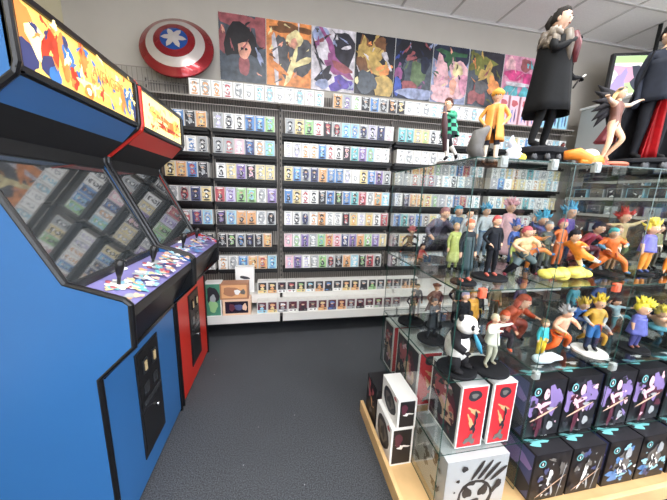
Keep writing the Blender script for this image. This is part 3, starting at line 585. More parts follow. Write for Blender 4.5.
POSES = {
 'stand': {},
 'cigar': dict(elL=(.17, -.02, .65), wrL=(.27, -.07, .585), haL=(.31, -.09, .59), elR=(-.17, -.04, .66), wrR=(-.07, -.11, .72), haR=(-.035, -.12, .745), knL=(.09, -.02, .28), anL=(.10, .02, .055), toL=(.13, -.06, .026), knR=(-.09, .0, .28), anR=(-.13, .03, .055), toR=(-.17, -.04, .026)),
 'hips': dict(elL=(.19, .03, .66), wrL=(.12, -.03, .56), haL=(.09, -.05, .54), elR=(-.19, .03, .66), wrR=(-.12, -.03, .56), haR=(-.09, -.05, .54)),
 'armsout': dict(elL=(.24, -.01, .76), wrL=(.37, -.03, .77), haL=(.41, -.03, .775), elR=(-.18, -.05, .70), wrR=(-.10, -.14, .75), haR=(-.07, -.16, .77), knL=(.09, -.03, .29), anL=(.12, .03, .055), toL=(.16, -.04, .026), knR=(-.05, -.03, .28), anR=(-.07, .02, .055), toR=(-.09, -.06, .026)),
 'spread': dict(elL=(.24, -.02, .80), wrL=(.36, -.05, .86), haL=(.40, -.06, .88), elR=(-.24, -.02, .79), wrR=(-.37, -.05, .80), haR=(-.41, -.06, .81), knL=(.08, -.1, .33), anL=(.05, .05, .12), toL=(.06, .01, .05), knR=(-.09, -.03, .28), anR=(-.09, .03, .06), toR=(-.11, -.04, .026)),
 'run': dict(che=(0, -.06, .72), nek=(0, -.09, .81), hd=(0, -.10, .855), shL=(.098, -.05, .775), shR=(-.098, -.06, .775), elL=(.16, -.15, .70), wrL=(.12, -.27, .72), haL=(.10, -.31, .73), elR=(-.17, .08, .68), wrR=(-.15, .14, .56), haR=(-.15, .17, .53), knL=(.07, -.17, .36), anL=(.07, -.10, .10), toL=(.075, -.18, .05), knR=(-.06, .12, .32), anR=(-.07, .30, .20), toR=(-.075, .33, .12)),
 'crouch': dict(pel=(0, .05, .34), spi=(0, .02, .43), che=(0, -.05, .52), nek=(0, -.10, .60), hd=(0, -.12, .64), shL=(.11, -.06, .57), shR=(-.11, -.06, .57), elL=(.2, -.12, .48), wrL=(.17, -.23, .46), haL=(.16, -.27, .47), elR=(-.2, .0, .45), wrR=(-.24, -.1, .38), haR=(-.25, -.14, .37), hiL=(.06, .04, .31), hiR=(-.06, .04, .31), knL=(.17, -.13, .33), anL=(.18, -.05, .06), toL=(.21, -.13, .026), knR=(-.2, -.03, .22), anR=(-.22, .15, .06), toR=(-.24, .08, .026)),
 'lunge': dict(pel=(0, .02, .42), spi=(-.02, 0, .51), che=(-.05, -.03, .61), nek=(-.08, -.05, .69), hd=(-.09, -.07, .735), shL=(.06, -.05, .67), shR=(-.15, -.02, .66), elL=(.14, -.13, .60), wrL=(.06, -.2, .58), haL=(.03, -.22, .58), elR=(-.24, .02, .56), wrR=(-.2, -.09, .50), haR=(-.17, -.13, .49), hiL=(.06, .02, .385), hiR=(-.06, .02, .385), knL=(.2, -.08, .27), anL=(.33, .0, .05), toL=(.38, -.07, .026), knR=(-.18, -.04, .24), anR=(-.2, .14, .05), toR=(-.24, .08, .026)),
 'fly': dict(pel=(.10, 0, .38), spi=(.02, -.01, .44), che=(-.06, -.02, .52), nek=(-.13, -.04, .59), hd=(-.15, -.06, .63), shL=(.0, -.1, .55), shR=(-.1, .09, .54), elL=(-.04, -.22, .5), wrL=(-.16, -.26, .53), haL=(-.2, -.27, .54), elR=(-.02, .2, .5), wrR=(.1, .24, .46), haR=(.14, .25, .45), hiL=(.14, -.05, .35), hiR=(.14, .05, .35), knL=(.26, -.12, .28), anL=(.42, -.10, .22), toL=(.50, -.10, .22), knR=(.24, .1, .24), anR=(.36, .12, .10), toR=(.44, .10, .08)),
 'kick': dict(pel=(0, 0, .46), spi=(-.02, .01, .54), che=(-.06, .02, .64), nek=(-.09, .02, .73), hd=(-.10, 0, .77), shL=(.03, .0, .70), shR=(-.16, .02, .70), elL=(.12, -.1, .68), wrL=(.08, -.2, .74), haL=(.07, -.24, .76), elR=(-.27, .05, .72), wrR=(-.34, -.02, .82), haR=(-.36, -.04, .86), hiL=(.06, 0, .43), hiR=(-.05, 0, .43), knL=(.22, -.08, .46), anL=(.38, -.10, .36), toL=(.43, -.15, .38), knR=(-.07, -.03, .24), anR=(-.04, .03, .05), toR=(-.07, -.04, .026)),
 'sit': dict(pel=(0, .05, .16), spi=(0, .05, .25), che=(0, .03, .36), nek=(0, .01, .45), hd=(0, 0, .49), shL=(.10, .02, .41), shR=(-.10, .02, .41), elL=(.17, -.06, .30), wrL=(.10, -.14, .26), haL=(.08, -.17, .26), elR=(-.17, .0, .27), wrR=(-.2, .02, .14), haR=(-.21, .0, .1), hiL=(.06, .02, .13), hiR=(-.06, .02, .13), knL=(.14, -.2, .22), anL=(.14, -.3, .05), toL=(.15, -.38, .04), knR=(-.14, -.2, .1), anR=(-.02, -.28, .04), toR=(.03, -.33, .04)),
}
_pc = {}
def skinned(pose, bulk=1.0):
    key = (pose, bulk)
    if key in _pc: return _pc[key]
    J = {}
    for k, v in BASE.items():
        p = POSES[pose].get(k, v[:3]); J[k] = (Vector(p[:3]), v[3]*(bulk if k[:2] not in ('ha', 'to') else 1))
    names = ['pel']+[k for k in J if k != 'pel']; vs = [J[k][0] for k in names]; rs = [J[k][1] for k in names]
    es = [(names.index(a), names.index(b)) for a, b, _ in EDG]; bones = [(J[a][0], J[b][0], J[a][1], J[b][1], t) for a, b, t in EDG]
    for sd in 'LR':                                    # thumb and four fingers rooted in the palm
        w, h = J['wr'+sd][0], J['ha'+sd][0]; d = (h-w).normalized(); side = d.cross(Vector((0, 0, 1)) if abs(d.z) < .8 else Vector((0, 1, 0))).normalized(); cu = side.cross(d).normalized()
        if cu.z > 0: cu = -cu
        hi = names.index('ha'+sd)
        for k, (off, ln) in enumerate(((-.013, .040), (-.0045, .046), (.0045, .043), (.013, .034))):
            a = h+d*.016+side*off*1.1; b = a+d*ln*.5+cu*.006; c = b+d*ln*.35+cu*.018; n = len(vs)
            vs += [a, b, c]; rs += [.0062, .0058, .0045]; es += [(hi, n), (n, n+1), (n+1, n+2)]; bones += [(a, c, .006, .004, 'hand')]
        a = h-side*.022+d*.004; c = a-side*.008+d*.02+cu*.006; n = len(vs); vs += [a, c]; rs += [.0065, .005]; es += [(hi, n), (n, n+1)]; bones += [(a, c, .006, .004, 'hand')]
    S = 4.0
    me = bpy.data.meshes.new('tmp'); me.from_pydata([v*S for v in vs], es, []); o = bpy.data.objects.new('tmp', me); COL.objects.link(o)
    sk = o.modifiers.new('s', 'SKIN'); sk.use_smooth_shade = True
    for i, sv in enumerate(me.skin_vertices[0].data): sv.radius = (rs[i]*S, rs[i]*S); sv.use_root = (i == 0)
    sb = o.modifiers.new('u', 'SUBSURF'); sb.levels = 1; sb.render_levels = 1
    bpy.context.view_layer.update()
    m2 = bpy.data.meshes.new_from_object(o.evaluated_get(bpy.context.evaluated_depsgraph_get()))
    V = [v.co/S for v in m2.vertices]; F = [list(p.vertices) for p in m2.polygons]; tg = []
    for p in m2.polygons:
        c = p.center/S; best = None
        for a, b, ra, rb, t in bones:
            ab = b-a; u = max(0, min(1, (c-a).dot(ab)/max(ab.length_squared, 1e-9))); dd = (c-(a+ab*u)).length/(ra+(rb-ra)*u)
            if best is None or dd < best[0]: best = (dd, t)
        tg.append(best[1])
    bpy.data.objects.remove(o); bpy.data.meshes.remove(m2)
    _pc[key] = (V, F, tg, J); return _pc[key]
def fm(h):
    dk = sum(lin(h)[:3]) < .12
    return mat('paint_'+h[1:], h, .75 if dk else .45, spec=.2 if dk else .4, var=.18, scale=35)
def figure(name, label, loc, h, pose='stand', rz=0, col=None, hair='short', haircol='#2a2220', base=True, basecol='#15161a', br=.3, hs=1.0, group=None, bulk=1.0, extras=(), lift=.012, cat='figurine', bloc=(0, 0)):
    c = dict(skin='#dcae90', top='#333338', arm=None, fore=None, hand=None, leg='#2a2c34', shin=None, shoe='#1a1a1c'); c.update(col or {})
    c['arm'] = c['arm'] or c['top']; c['fore'] = c['fore'] or c['arm']; c['hand'] = c['hand'] or c['skin']; c['shin'] = c['shin'] or c['leg']
    V, F, tg, J = skinned(pose, bulk)
    t = thing(name, label, cat, loc, rz, group)
    z0 = lift if base else 0
    mb = MB(); off = Vector((0, 0, z0)); zmin = min(v.z for v in V)
    b = [v*h+off-Vector((0, 0, zmin*h)) for v in V]
    mb.add(b, F, [fm(c[x]) for x in tg], True)
    hc = J['hd'][0]; nk = J['nek'][0]; ax = (hc-nk).normalized(); ax = (ax+Vector((0, 0, 1))*1.2).normalized()
    C = (hc+ax*.045*hs)*h+off-Vector((0, 0, zmin*h)); rot = Vector((0, 0, 1)).rotation_difference(ax).to_matrix()
    r = (.052*h*hs, .060*h*hs, .072*h*hs)
    def face(q, d):
        q = q.copy()
        if d.z < 0: q.x *= 1-.35*d.z*d.z; q.y *= 1-.15*d.z*d.z
        if d.y < -.8 and abs(d.x) < .2 and -.35 < d.z < .05: q.y -= .012*h
        return q
    sk = fm(c['skin']); mb.ell(C, r, sk, 14, 10, face, rot)
    for s in (-1, 1):
        mb.ell(C+rot @ Vector((s*.020*h*hs, -.0565*h*hs, 0)), (.011*h*hs, .005*h*hs, .008*h*hs), fm('#f2efe8'), 8, 5, None, rot)
        mb.ell(C+rot @ Vector((s*.020*h*hs, -.0605*h*hs, 0)), (.006*h*hs, .003*h*hs, .0065*h*hs), fm('#1a1416'), 8, 5, None, rot)
        mb.ell(C+rot @ Vector((s*.052*h*hs, .004*h, -.004*h)), (.007*h, .012*h*hs, .018*h*hs), sk, 8, 5, None, rot)
        mb.ell(C+rot @ Vector((s*.019*h*hs, -.0575*h*hs, .0145*h*hs)), (.012*h*hs, .004*h, .003*h), fm(haircol), 6, 4, None, rot)
    mb.ell(C+rot @ Vector((0, -.0515*h*hs, -.034*h*hs)), (.014*h*hs, .005*h, .004*h), fm('#9c5048'), 8, 4, None, rot)
    bo = mb.build('body', t)
    # hair
    if hair:
        hm = MB(); rr = random.Random(len(label))
        def cap(q, d):
            w = 1.12+.05*math.sin(d.x*13+d.z*9)
            if d.y < -.1 and d.z < .45: w *= .80
            if d.z < -.35: w *= .72
            return q*w
        hm.ell(C+rot @ Vector((0, .004*h, .006*h)), r, fm(haircol), 16, 10, cap, rot)
        if hair == 'spiky':
            for k in range(17):
                th = rr.uniform(.1, 1.5); ph = rr.uniform(0, 6.28)
                d = Vector((math.sin(th)*math.cos(ph), math.sin(th)*math.sin(ph)*.9+.15, math.cos(th)+.1)).normalized()
                if d.y < -.5 and d.z < .5: continue
                p = C+rot @ Vector((d.x*r[0]*.9, d.y*r[1]*.9, d.z*r[2]*.9)); e = rot @ d
                hm.tube([p, p+e*.03*h*hs, p+(e+Vector((0, .1, .25)))*.065*h*hs], [.022*h*hs, .015*h*hs, .001*h], fm(haircol), 6)
        if hair == 'long':
            for k in range(9):
                a = -.2+k/8*3.54; p = C+rot @ Vector((math.cos(a)*r[0], abs(math.sin(a))*r[1]*.9+.004*h, .01*h))
                hm.tube([p, p+Vector((math.cos(a)*.02, .03, -.09))*h, p+Vector((math.cos(a)*.035, .05, -.19))*h], [.02*h*hs, .018*h*hs, .003*h], fm(haircol), 6)
        if hair == 'slick':
            hm.tube([C+rot @ Vector((0, .05*h, .03*h)), C+rot @ Vector((0, .075*h, -.01*h)), C+rot @ Vector((0, .065*h, -.06*h))], [.035*h, .032*h, .012*h], fm(haircol), 8)
        hm.build('hair', t)
    for e in extras: e(t, h, J, off-Vector((0, 0, zmin*h)))
    if base:
        rb = br*h; MB().lathe([(rb, 0), (rb, lift*.7), (rb-.003, lift), (.001, lift)], (bloc[0]*h, bloc[1]*h, 0), fm(basecol), 32, False).build('base', t)
    return t
def E_skirt(hexc, z0=.72, z1=.2, r0=.085, r1=.17, flare=0, open_=0, name='coat'):
    def f(t, h, J, off):
        n = 28; k = 8; vs = []; fs = []; p = J['pel'][0]; cx, cy = p.x, p.y
        for lay in (0, 1):
            for i in range(k+1):
                u = i/k; z = z0+(z1-z0)*u; r = (r0+(r1-r0)*u**1.3)-lay*.008
                for j in range(n):
                    a = -math.pi/2+open_+(2*math.pi-2*open_)*j/(n-1); w = 1+.06*u*math.sin(a*6)
                    vs.append(Vector((cx*u+J['che'][0].x*(1-u)+math.cos(a)*r*1.15*w, cy*u+J['che'][0].y*(1-u)+math.sin(a)*r*w+flare*u, z))*h+off)
        N = (k+1)*n
        for i in range(k):
            for j in range(n-1):
                a = i*n+j; fs.append((a, a+n, a+n+1, a+1)); fs.append((N+a, N+a+1, N+a+n+1, N+a+n))
        for j in range(n-1): fs.append((k*n+j, N+k*n+j, N+k*n+j+1, k*n+j+1)); fs.append((j, j+1, N+j+1, N+j))
        for i in range(k): fs.append((i*n, N+i*n, N+(i+1)*n, (i+1)*n)); fs.append((i*n+n-1, (i+1)*n+n-1, N+(i+1)*n+n-1, N+i*n+n-1))
        MB().add(vs, fs, fm(hexc), True).build(name, t)
    return f
def E_cape(outer, inner, z0=.80, z1=.05, w0=.10, w1=.26, y0=.05, y1=.22, name='cape'):
    def f(t, h, J, off):
        n = 20; k = 10; vs = []; fs = []; ms = []; s = J['nek'][0]
        for lay in (0, 1):
            for i in range(k+1):
                u = i/k
                for j in range(n):
                    v = j/(n-1)*2-1; ww = w0+(w1-w0)*u
                    vs.append(Vector((s.x+v*ww, s.y+y0+(y1-y0)*u-abs(v)**2*.08+.018*math.sin(v*11)*u-lay*.008, z0+(z1-z0)*u))*h+off)
        N = (k+1)*n
        for i in range(k):
            for j in range(n-1):
                a = i*n+j; fs += [(a, a+n, a+n+1, a+1), (N+a, N+a+1, N+a+n+1, N+a+n)]; ms += [fm(outer), fm(inner)]
        for j in range(n-1): fs.append((k*n+j, N+k*n+j, N+k*n+j+1, k*n+j+1)); ms.append(fm(inner))
        for i in range(k):
            fs += [(i*n, N+i*n, N+(i+1)*n, (i+1)*n), (i*n+n-1, (i+1)*n+n-1, N+(i+1)*n+n-1, N+i*n+n-1)]; ms += [fm(outer)]*2
        MB().add(vs, fs, ms, True).build(name, t)
    return f
def E_tube(name, pts, rad, hexc):
    def f(t, h, J, off):
        P_ = [(J[p[0]][0]+Vector(p[1:]))*h+off if isinstance(p[0], str) else Vector(p)*h+off for p in pts]
        MB().tube(P_, [r*h for r in rad] if isinstance(rad, list) else rad*h, fm(hexc), 8).build(name, t)
    return f
def E_fur(hexc, hex2):
    def f(t, h, J, off):
        mb = MB(); rr = random.Random(4)
        for k in range(70):
            a = rr.uniform(0, 6.28); x = math.cos(a)*.125; y = math.sin(a)*.075+.0; z = .79-abs(math.cos(a))*.035+rr.uniform(-.03, .045)
            if math.sin(a) < -.55: z -= .05; x *= .8
            mb.ell((Vector((x, y, z)))*h+off, tuple(h*rr.uniform(.028, .042) for _ in range(3)), fm(rr.choice([hexc, hex2])), 8, 6, lambda q, d: q*(1+.22*math.sin(d.x*19+d.z*23)))
        for s in (-1, 1):
            mb.tube([Vector((s*.06, -.07, .80))*h+off, Vector((s*.07, -.095, .70))*h+off, Vector((s*.055, -.10, .60))*h+off], [.035*h, .032*h, .012*h], fm(hexc), 8)
        mb.build('fur_collar', t)
    return f
def E_blob(name, joint, d, r, hexc):
    def f(t, h, J, off):
        MB().ell((J[joint][0]+Vector(d))*h+off, tuple(x*h for x in r), fm(hexc), 14, 9, lambda q, dd: q*(1+.06*math.sin(dd.x*9+dd.z*7))).build(name, t)
    return f
A = R
TOP, MID, LOW = 1.717, 1.17, .735
G1, G2, G3 = 'statues on top of the case', 'figurines on the upper glass shelf', 'figurines on the lower glass shelf'
def rough_base(label, loc, rx, ry, h, col='#1b1c20', rz=0):
    mb = MB(); rr = random.Random(int(rx*1000)); n = 30; prof = [(1, 0), (1.02, .25), (.9, .35), (.86, .62), (.97, .75), (.95, .92), (.9, 1), (.001, 1)]
    vs = []; fs = []
    for r, z in prof:
        for k in range(n): a = 2*math.pi*k/n; w = 1+(.03*math.sin(a*8) if .3 < z < .7 else 0); vs.append((rx*r*w*math.cos(a), ry*r*w*math.sin(a), z*h))
    for i in range(len(prof)-1):
        for k in range(n): fs.append((i*n+k, i*n+(k+1) % n, (i+1)*n+(k+1) % n, (i+1)*n+k))
    fs.append(list(range(n-1, -1, -1))); mb.add(vs, fs, fm(col), False)
    o = mb
    return o
def add_plinth(t, rx, ry, h, col='#17181c', orn=True):
    p = rough_base('', None, rx, ry, h, col).build('plinth', t, loc=(0, 0, 0))
    if orn:
        for a in range(7):
            an = math.pi*(1.08+.84*a/6); c = (rx*.93*math.cos(an), ry*.93*math.sin(an), h*.5)
            MB().ell(c, (.022, .012, .018), fm('#4a4c50'), 8, 6, lambda q, d: q*(1+.3*math.sin(d.x*9+d.z*12))).build('ornament', p)
    for c in t.children:
        if c != p: c.location.z += h
# big coated man
t = figure('statue', 'tall statue of a man in a long black fur-collared coat holding out a cigarette', (1.40, 1.35, TOP), .69, 'cigar', A(28), dict(skin='#cfa890', top='#101113', hand='#1b1b1d', leg='#0f1012', shoe='#0d0d0f'), 'slick', '#26221f', base=False, group=G1,
    extras=[E_skirt('#101113', .77, .27, .112, .155, open_=.16), E_fur('#5f554a', '#8a7f72'), E_tube('scarf', [(-.02, -.10, .79), (-.03, -.125, .71), (.0, -.12, .60)], [.028, .034, .02], '#5a2228'),
            E_tube('cigarette', [('haL', .04, -.02, .01), ('haL', .065, -.035, .03)], .006, '#f0ece4'), E_tube('cane', [('haL', -.07, .0, -.09), ('haL', .02, -.01, .0), ('haL', .05, -.01, .02)], .007, '#2d2a28')], cat='statue')
add_plinth(t, .175, .13, .115)
# caped man at the right edge
t = figure('statue', 'statue of a man in navy suit with red-lined black cape, atop the case', (2.03, 1.28, TOP), .70, 'stand', A(-20), dict(skin='#c9a488', top='#20242f', leg='#17191f', hand='#20242f', shoe='#0d0d0f'), 'short', '#15130f', base=False, group=G1,
    extras=[E_cape('#141519', '#141519', .80, .0, .13, .27, .03, .12), E_cape('#b3222a', '#b3222a', .60, .03, .012, .04, .0, .04, name='red_lining'), E_skirt('#1f232d', .74, .44, .10, .115, open_=.12, name='jacket'), E_tube('collar', [(-.05, 0, .82), (0, -.04, .80), (.05, 0, .82)], .012, '#8a7a52'), E_tube('left_sleeve_fold', [('elL', 0, 0, .06), ('elL', 0, 0, -.02), ('wrL', 0, 0, .02)], [.036, .04, .034], '#20242f')], cat='statue')
add_plinth(t, .19, .14, .085)
# woman with outstretched arms and dark wings
def wings(t, h, J, off):
    for s in (-1, 1):
        mb = MB()
        for k in range(6):
            a = A(75-k*24); p0 = (J['che'][0]+Vector((s*.03, .05, .03)))*h+off; L = (.42-k*.03)*h
            d = Vector((s*math.cos(a)*.55, .35, math.sin(a)))
            mb.tube([p0, p0+d*L*.5, p0+(d+Vector((s*.15, 0, -.25)))*L], [.03*h, .05*h, .004*h], fm('#2b2a2e'), 6)
        mb.build('wing', t)
t = figure('statue', 'fair-haired woman statue with both arms stretched out and dark wings, beside the caped man', (1.72, 1.24, TOP), .38, 'spread', A(12), dict(skin='#d9b596', top='#7a5348', arm='#cfa98c', fore='#c9bdb2', leg='#d9b596', shin='#d9b596', shoe='#c9a080'), 'long', '#c9a676', base=False, group=G1,
    extras=[wings, E_skirt('#74333a', .56, .30, .062, .12, .06, open_=.9, name='sash'), E_tube('hat_brim', [('hd', -.07, 0, .09), ('hd', 0, -.03, .1), ('hd', .08, 0, .09)], [.01, .03, .008], '#4a423c')], cat='statue')
add_plinth(t, .11, .09, .05, '#b5694e', False)
figure('statue', 'small dark red figure standing left of the winged woman', (1.86, 1.62, TOP), .20, 'hips', 0, dict(skin='#8a4a42', top='#5c2228', leg='#5c2228', shoe='#30181a'), 'short', '#3a1a1c', True, group=G1, lift=.03, basecol='#5c2a28', br=.18, cat='statue')
# orange reclining figure
t = thing('statue', 'bright orange reclining limbs statue on the front edge of the case top', 'statue', (1.36, 1.06, TOP), 0, G1)
MB().tube([(-.09, .03, .045), (-.055, -.0, .05), (0, -.01, .028), (.02, -.01, .022)], [.020, .026, .022, .012], fm('#ef8a30'), 10).tube([(-.05, -.015, .016), (0, -.01, .020), (.06, .0, .030), (.11, .02, .028)], [.010, .016, .022, .014], fm('#f09236'), 10).build('body', t)
t = thing('statue', 'pale round-headed crouched statue with red-brown cloth behind the orange one', 'statue', (1.52, 1.18, TOP), 0, G1)
MB().ell((0, 0, .06), (.045, .045, .042), fm('#ead3c0'), 16, 10).build('head', t)
c = MB()
rr = random.Random(5)
for k in range(9):
    a = k*.7; c.tube([(.03, .03, .05), (.06+.05*math.cos(a), .03+.04*math.sin(a), .035), (.09+.09*math.cos(a), .03+.06*math.sin(a), .006)], [.03, .024, .006], fm('#b5523a' if k % 2 else '#a03c38'), 7)
c.build('cloth', t)
# running boy in green checks
def checks(t, h, J, off):
    mb = MB(); n = 16; vs = []; fs = []; ms = []
    for i in range(7):
        u = i/6; z = .80-.36*u; r = .085+.05*u; cy = -.07*(1-u)
        for j in range(n): a = 2*math.pi*j/n; vs.append(Vector((math.cos(a)*r*1.15, cy+math.sin(a)*r, z))*h+off)
    for i in range(6):
        for j in range(n): fs.append((i*n+j, i*n+(j+1) % n, (i+1)*n+(j+1) % n, (i+1)*n+j)); ms.append(fm('#3fae86' if (i//1+j//2) % 2 else '#1d2a2c'))
    mb.add(vs, fs, ms, True).build('checked_jacket', t)
t = figure('statue', 'running brown-haired boy statue in a green and black checked jacket', (.80, 1.27, TOP), .29, 'run', A(-70), dict(top='#2e8f6c', fore='#2e8f6c', leg='#2a2a30', shin='#e8e2da'), 'short', '#4a2a22', base=False, group=G1, hs=1.2, bulk=1.2,
    extras=[checks, E_tube('dark_staff', [('haL', 0, 0, .1), ('haL', .0, .03, -.15), ('haL', .0, .10, -.55)], [.02, .05, .03], '#4a3034'), E_blob('clenched_sleeve', 'wrR', (0, 0, 0), (.04, .05, .04), '#3fae86')], cat='statue')
MB().lathe([(.05, 0), (.045, .012), (.001, .014)], (0, 0, 0), fm('#7d7470'), 16).build('plinth', t)
for c in t.children:
    if not c.name.startswith('plinth'): c.location.z += .013
# boy in yellow haori with grey wheel-like cloth
t = figure('statue', 'orange-haired boy statue in a yellow-orange robe beside a large grey curved shell', (1.04, 1.28, TOP), .35, 'hips', A(-35), dict(top='#e8a04a', fore='#e8b060', leg='#33323a', shin='#e6dcc8', shoe='#d8853a'), 'short', '#e8a23c', True, group=G1, hs=1.2, br=.2, basecol='#c97f52',
    extras=[E_skirt('#e39a48', .79, .33, .09, .135, open_=.2, name='robe'), E_blob('fringe', 'hd', (0, -.02, .085), (.085, .08, .05), '#e8a23c')], cat='statue')
MB().tube([(-.05, -.06, .035), (-.075, -.06, .08), (-.06, -.06, .15), (-.02, -.06, .18)], [.03, .038, .034, .010], fm('#5d5a58'), 12).build('shell', t)
t = thing('small_figures_piece', 'small white and yellow crouched statue on front edge of the case top', 'statue', (.965, 1.05, TOP), 0, G1)
MB().ell((0, 0, .03), (.03, .025, .032), fm('#dfe0ea'), 12, 8, lambda q, d: q*(1+.2*math.sin(d.x*9+d.z*8))).tube([(0, 0, .05), (-.02, 0, .075), (-.015, 0, .10)], [.016, .014, .003], fm('#cfd4e4'), 8).ell((.035, -.01, .015), (.018, .014, .016), fm('#e6d44a'), 10, 7).build('body', t)
t.name = 'statue'

# ---- upper glass shelf
BELT = ['#3a6ea8', '#2a2422', '#b8502f', '#d0b050', '#d8d4cc']
def E_belt(hexc):
    def f(t, h, J, off):
        p = J['pel'][0]*h+off; q_ = J['che'][0]*h+off; ax = (q_-p).normalized(); rot = Vector((0, 0, 1)).rotation_difference(ax).to_matrix()
        MB().ell(p+ax*.02*h, (.098*h, .088*h, .016*h), fm(hexc), 14, 5, None, rot).tube([p+rot @ Vector((.03, -.085, .02))*h, p+rot @ Vector((.04, -.10, -.05))*h, p+rot @ Vector((.05, -.09, -.11))*h], [.014*h, .013*h, .006*h], fm(hexc), 6).build('belt', t)
    return f
def f(label, x, y, z, h, pose, rz, top, leg, hair, hc, base=True, **k):
    c = dict(top=top, leg=leg); c.update(k.pop('col', {})); g = G2 if z == MID else G3
    k['bulk'] = k.get('bulk', 1.0)*1.14; k['hs'] = k.get('hs', 1.0)*1.12
    if not k.get('extras'): k['extras'] = [E_belt(BELT[len(label) % 5])]
    return figure('figurine', label, (x, y, z), h, pose, A(rz), c, hair, hc, base, group=g, **k)
S_ = '#dcae90'
f('orange-haired man in dark teal suit on round black base, front left upper shelf', .837, 1.093, MID, .285, 'stand', 10, '#23292f', '#2b4248', 'short', '#c0603c', br=.20, col=dict(shoe='#c0604c'), extras=[E_skirt('#2c4044', .74, .2, .085, .10, open_=.1)])
f('red-haired man in a black suit on a large black base, upper glass shelf', 1.03, 1.16, MID, .300, 'hips', 5, '#1a1c22', '#17181e', 'short', '#b0484a', br=.28, col=dict(shoe='#b5584a'), extras=[E_skirt('#1d2028', .74, .46, .085, .10, open_=.1, name='jacket')])
f('black-haired man in a light grey suit standing behind the black-suited man', 1.09, 1.44, MID, .32, 'stand', 0, '#a9abac', '#8f9192', 'short', '#1b1718', br=.15, extras=[E_skirt('#9c9fa0', .74, .15, .09, .12)])
f('broad man in cream shirt and pink cap, legs wide, upper glass shelf', 1.22, 1.17, MID, .30, 'lunge', 10, '#e2c393', '#55666a', 'short', '#b8505a', base=False, bulk=1.4, hs=1.1, col=dict(shin='#1b1b20', shoe='#8a2c3a', fore=S_), extras=[E_blob('belly', 'spi', (0, -.02, .03), (.12, .10, .09), '#e8cb9a'), E_blob('cap', 'hd', (0, 0, .10), (.06, .07, .035), '#c2566a')])
f('pink-headed figure in a purple grey cloak near the aisle side', .95, 1.55, MID, .42, 'crouch', 20, '#5c5566', '#3d3b48', 'short', '#9a6a6c', br=.25, bulk=1.3, extras=[E_cape('#57535f', '#3b3844', .62, .12, .1, .25, .06, .2), E_tube('horn', [('hd', .05, 0, .1), ('hd', .1, 0, .14), ('hd', .13, 0, .08)], [.02, .015, .003], '#b9b4b0')])
f('crouched dark figure with pink hair at the far aisle corner of upper shelf', .86, 1.70, MID, .22, 'crouch', -10, '#3d3136', '#2c2930', 'spiky', '#c06a6e', br=.22, col=dict(shoe='#d0503c'), hs=1.3)
f('small red and black kneeling figure in front of the pink-haired one', .82, 1.46, MID, .17, 'sit', 30, '#a33b38', '#222228', 'short', '#2a1a1a', br=.25, basecol='#2a2a2e', hs=1.3)
f('yellow-green clad figure standing behind the teal-suited man', .93, 1.32, MID, .26, 'stand', 0, '#b5bf6a', '#8e9a55', 'short', '#c9a06a', base=False, extras=[E_skirt('#b8c070', .74, .2, .08, .12)])
f('sky-blue-haired figure in white behind the row of suits', 1.33, 1.60, MID, .34, 'stand', 0, '#cfd8dc', '#7f94a8', 'spiky', '#4fa0c8', base=False, hs=1.2)
f('blue-capped figure with teal hair near the middle of the upper shelf', 1.17, 1.66, MID, .33, 'hips', 0, '#4a6c8c', '#39424c', 'short', '#3a98b4', base=False, hs=1.3)
f('tall pale pink pointed-haired statue behind the cream-shirted man', 1.53, 1.62, MID, .37, 'stand', 0, '#d9a9b0', '#caa0a8', 'spiky', '#d8a2aa', base=False, hs=1.3, extras=[E_skirt('#d6a8ae', .76, .08, .1, .19, name='gown')])
f('black-haired figure in orange with arms raised behind the yellow cloud', 1.39, 1.28, MID, .27, 'kick', 0, '#d9783c', '#d9783c', 'short', '#2d2b30', base=False, bulk=1.2, hs=1.2, col=dict(fore=S_, shin='#e28a42', shoe='#3b6ea0'))
t = thing('figurine', 'lumpy yellow cloud piece under the flying orange figure', 'figurine', (1.42, 1.10, MID), 0, G2)
mb = MB(); rr = random.Random(3)
for k in range(22): mb.ell((-.14+.0125*k, rr.uniform(-.03, .02), .022+rr.uniform(-.002, .022)), (.03+rr.uniform(0, .012), .03, .021), fm('#e9d868'), 12, 8)
mb.build('cloud', t)
f('flying dark-haired figure in orange suit above the yellow cloud', 1.44, 1.09, MID+.055, .27, 'fly', 0, '#e88a34', '#ee9438', 'short', '#1d1c22', base=False, hs=1.3, bulk=1.25, col=dict(fore='#8a5a48', shoe='#3f86b4', shin='#e2d4c0'))
f('grey-haired elder figurine in black and grey behind the flying one', 1.50, 1.30, MID, .27, 'hips', -10, '#3e4247', '#50555a', 'short', '#8f9498', base=False, hs=1.25)
f('spiky sky-blue-haired figurine in dark blue behind glass divider', 1.66, 1.46, MID, .33, 'kick', 0, '#35508a', '#2c3350', 'spiky', '#58b4d6', base=False, hs=1.4)
f('second spiky sky-blue-haired figurine right of the divider, upper shelf', 1.80, 1.44, MID, .35, 'stand', 0, '#54408a', '#333a5c', 'spiky', '#4fa8d0', base=False, hs=1.4)
f('royal blue clad small figurine in front of the pale pink statue', 1.40, 1.42, MID, .25, 'stand', 0, '#3c62b8', '#34508c', 'spiky', '#4a6cc0', base=False, hs=1.4)
f('magenta-haired figurine in orange beside the sky-blue-haired pair', 1.64, 1.34, MID, .28, 'hips', 0, '#d8743c', '#c86a38', 'short', '#c04a72', base=False, hs=1.3)
f('dark-haired figurine in maroon red clothes, right half of the upper shelf', 1.90, 1.38, MID, .34, 'crouch', 10, '#a23440', '#6c2a34', 'short', '#241c20', base=False, bulk=1.3, hs=1.3)
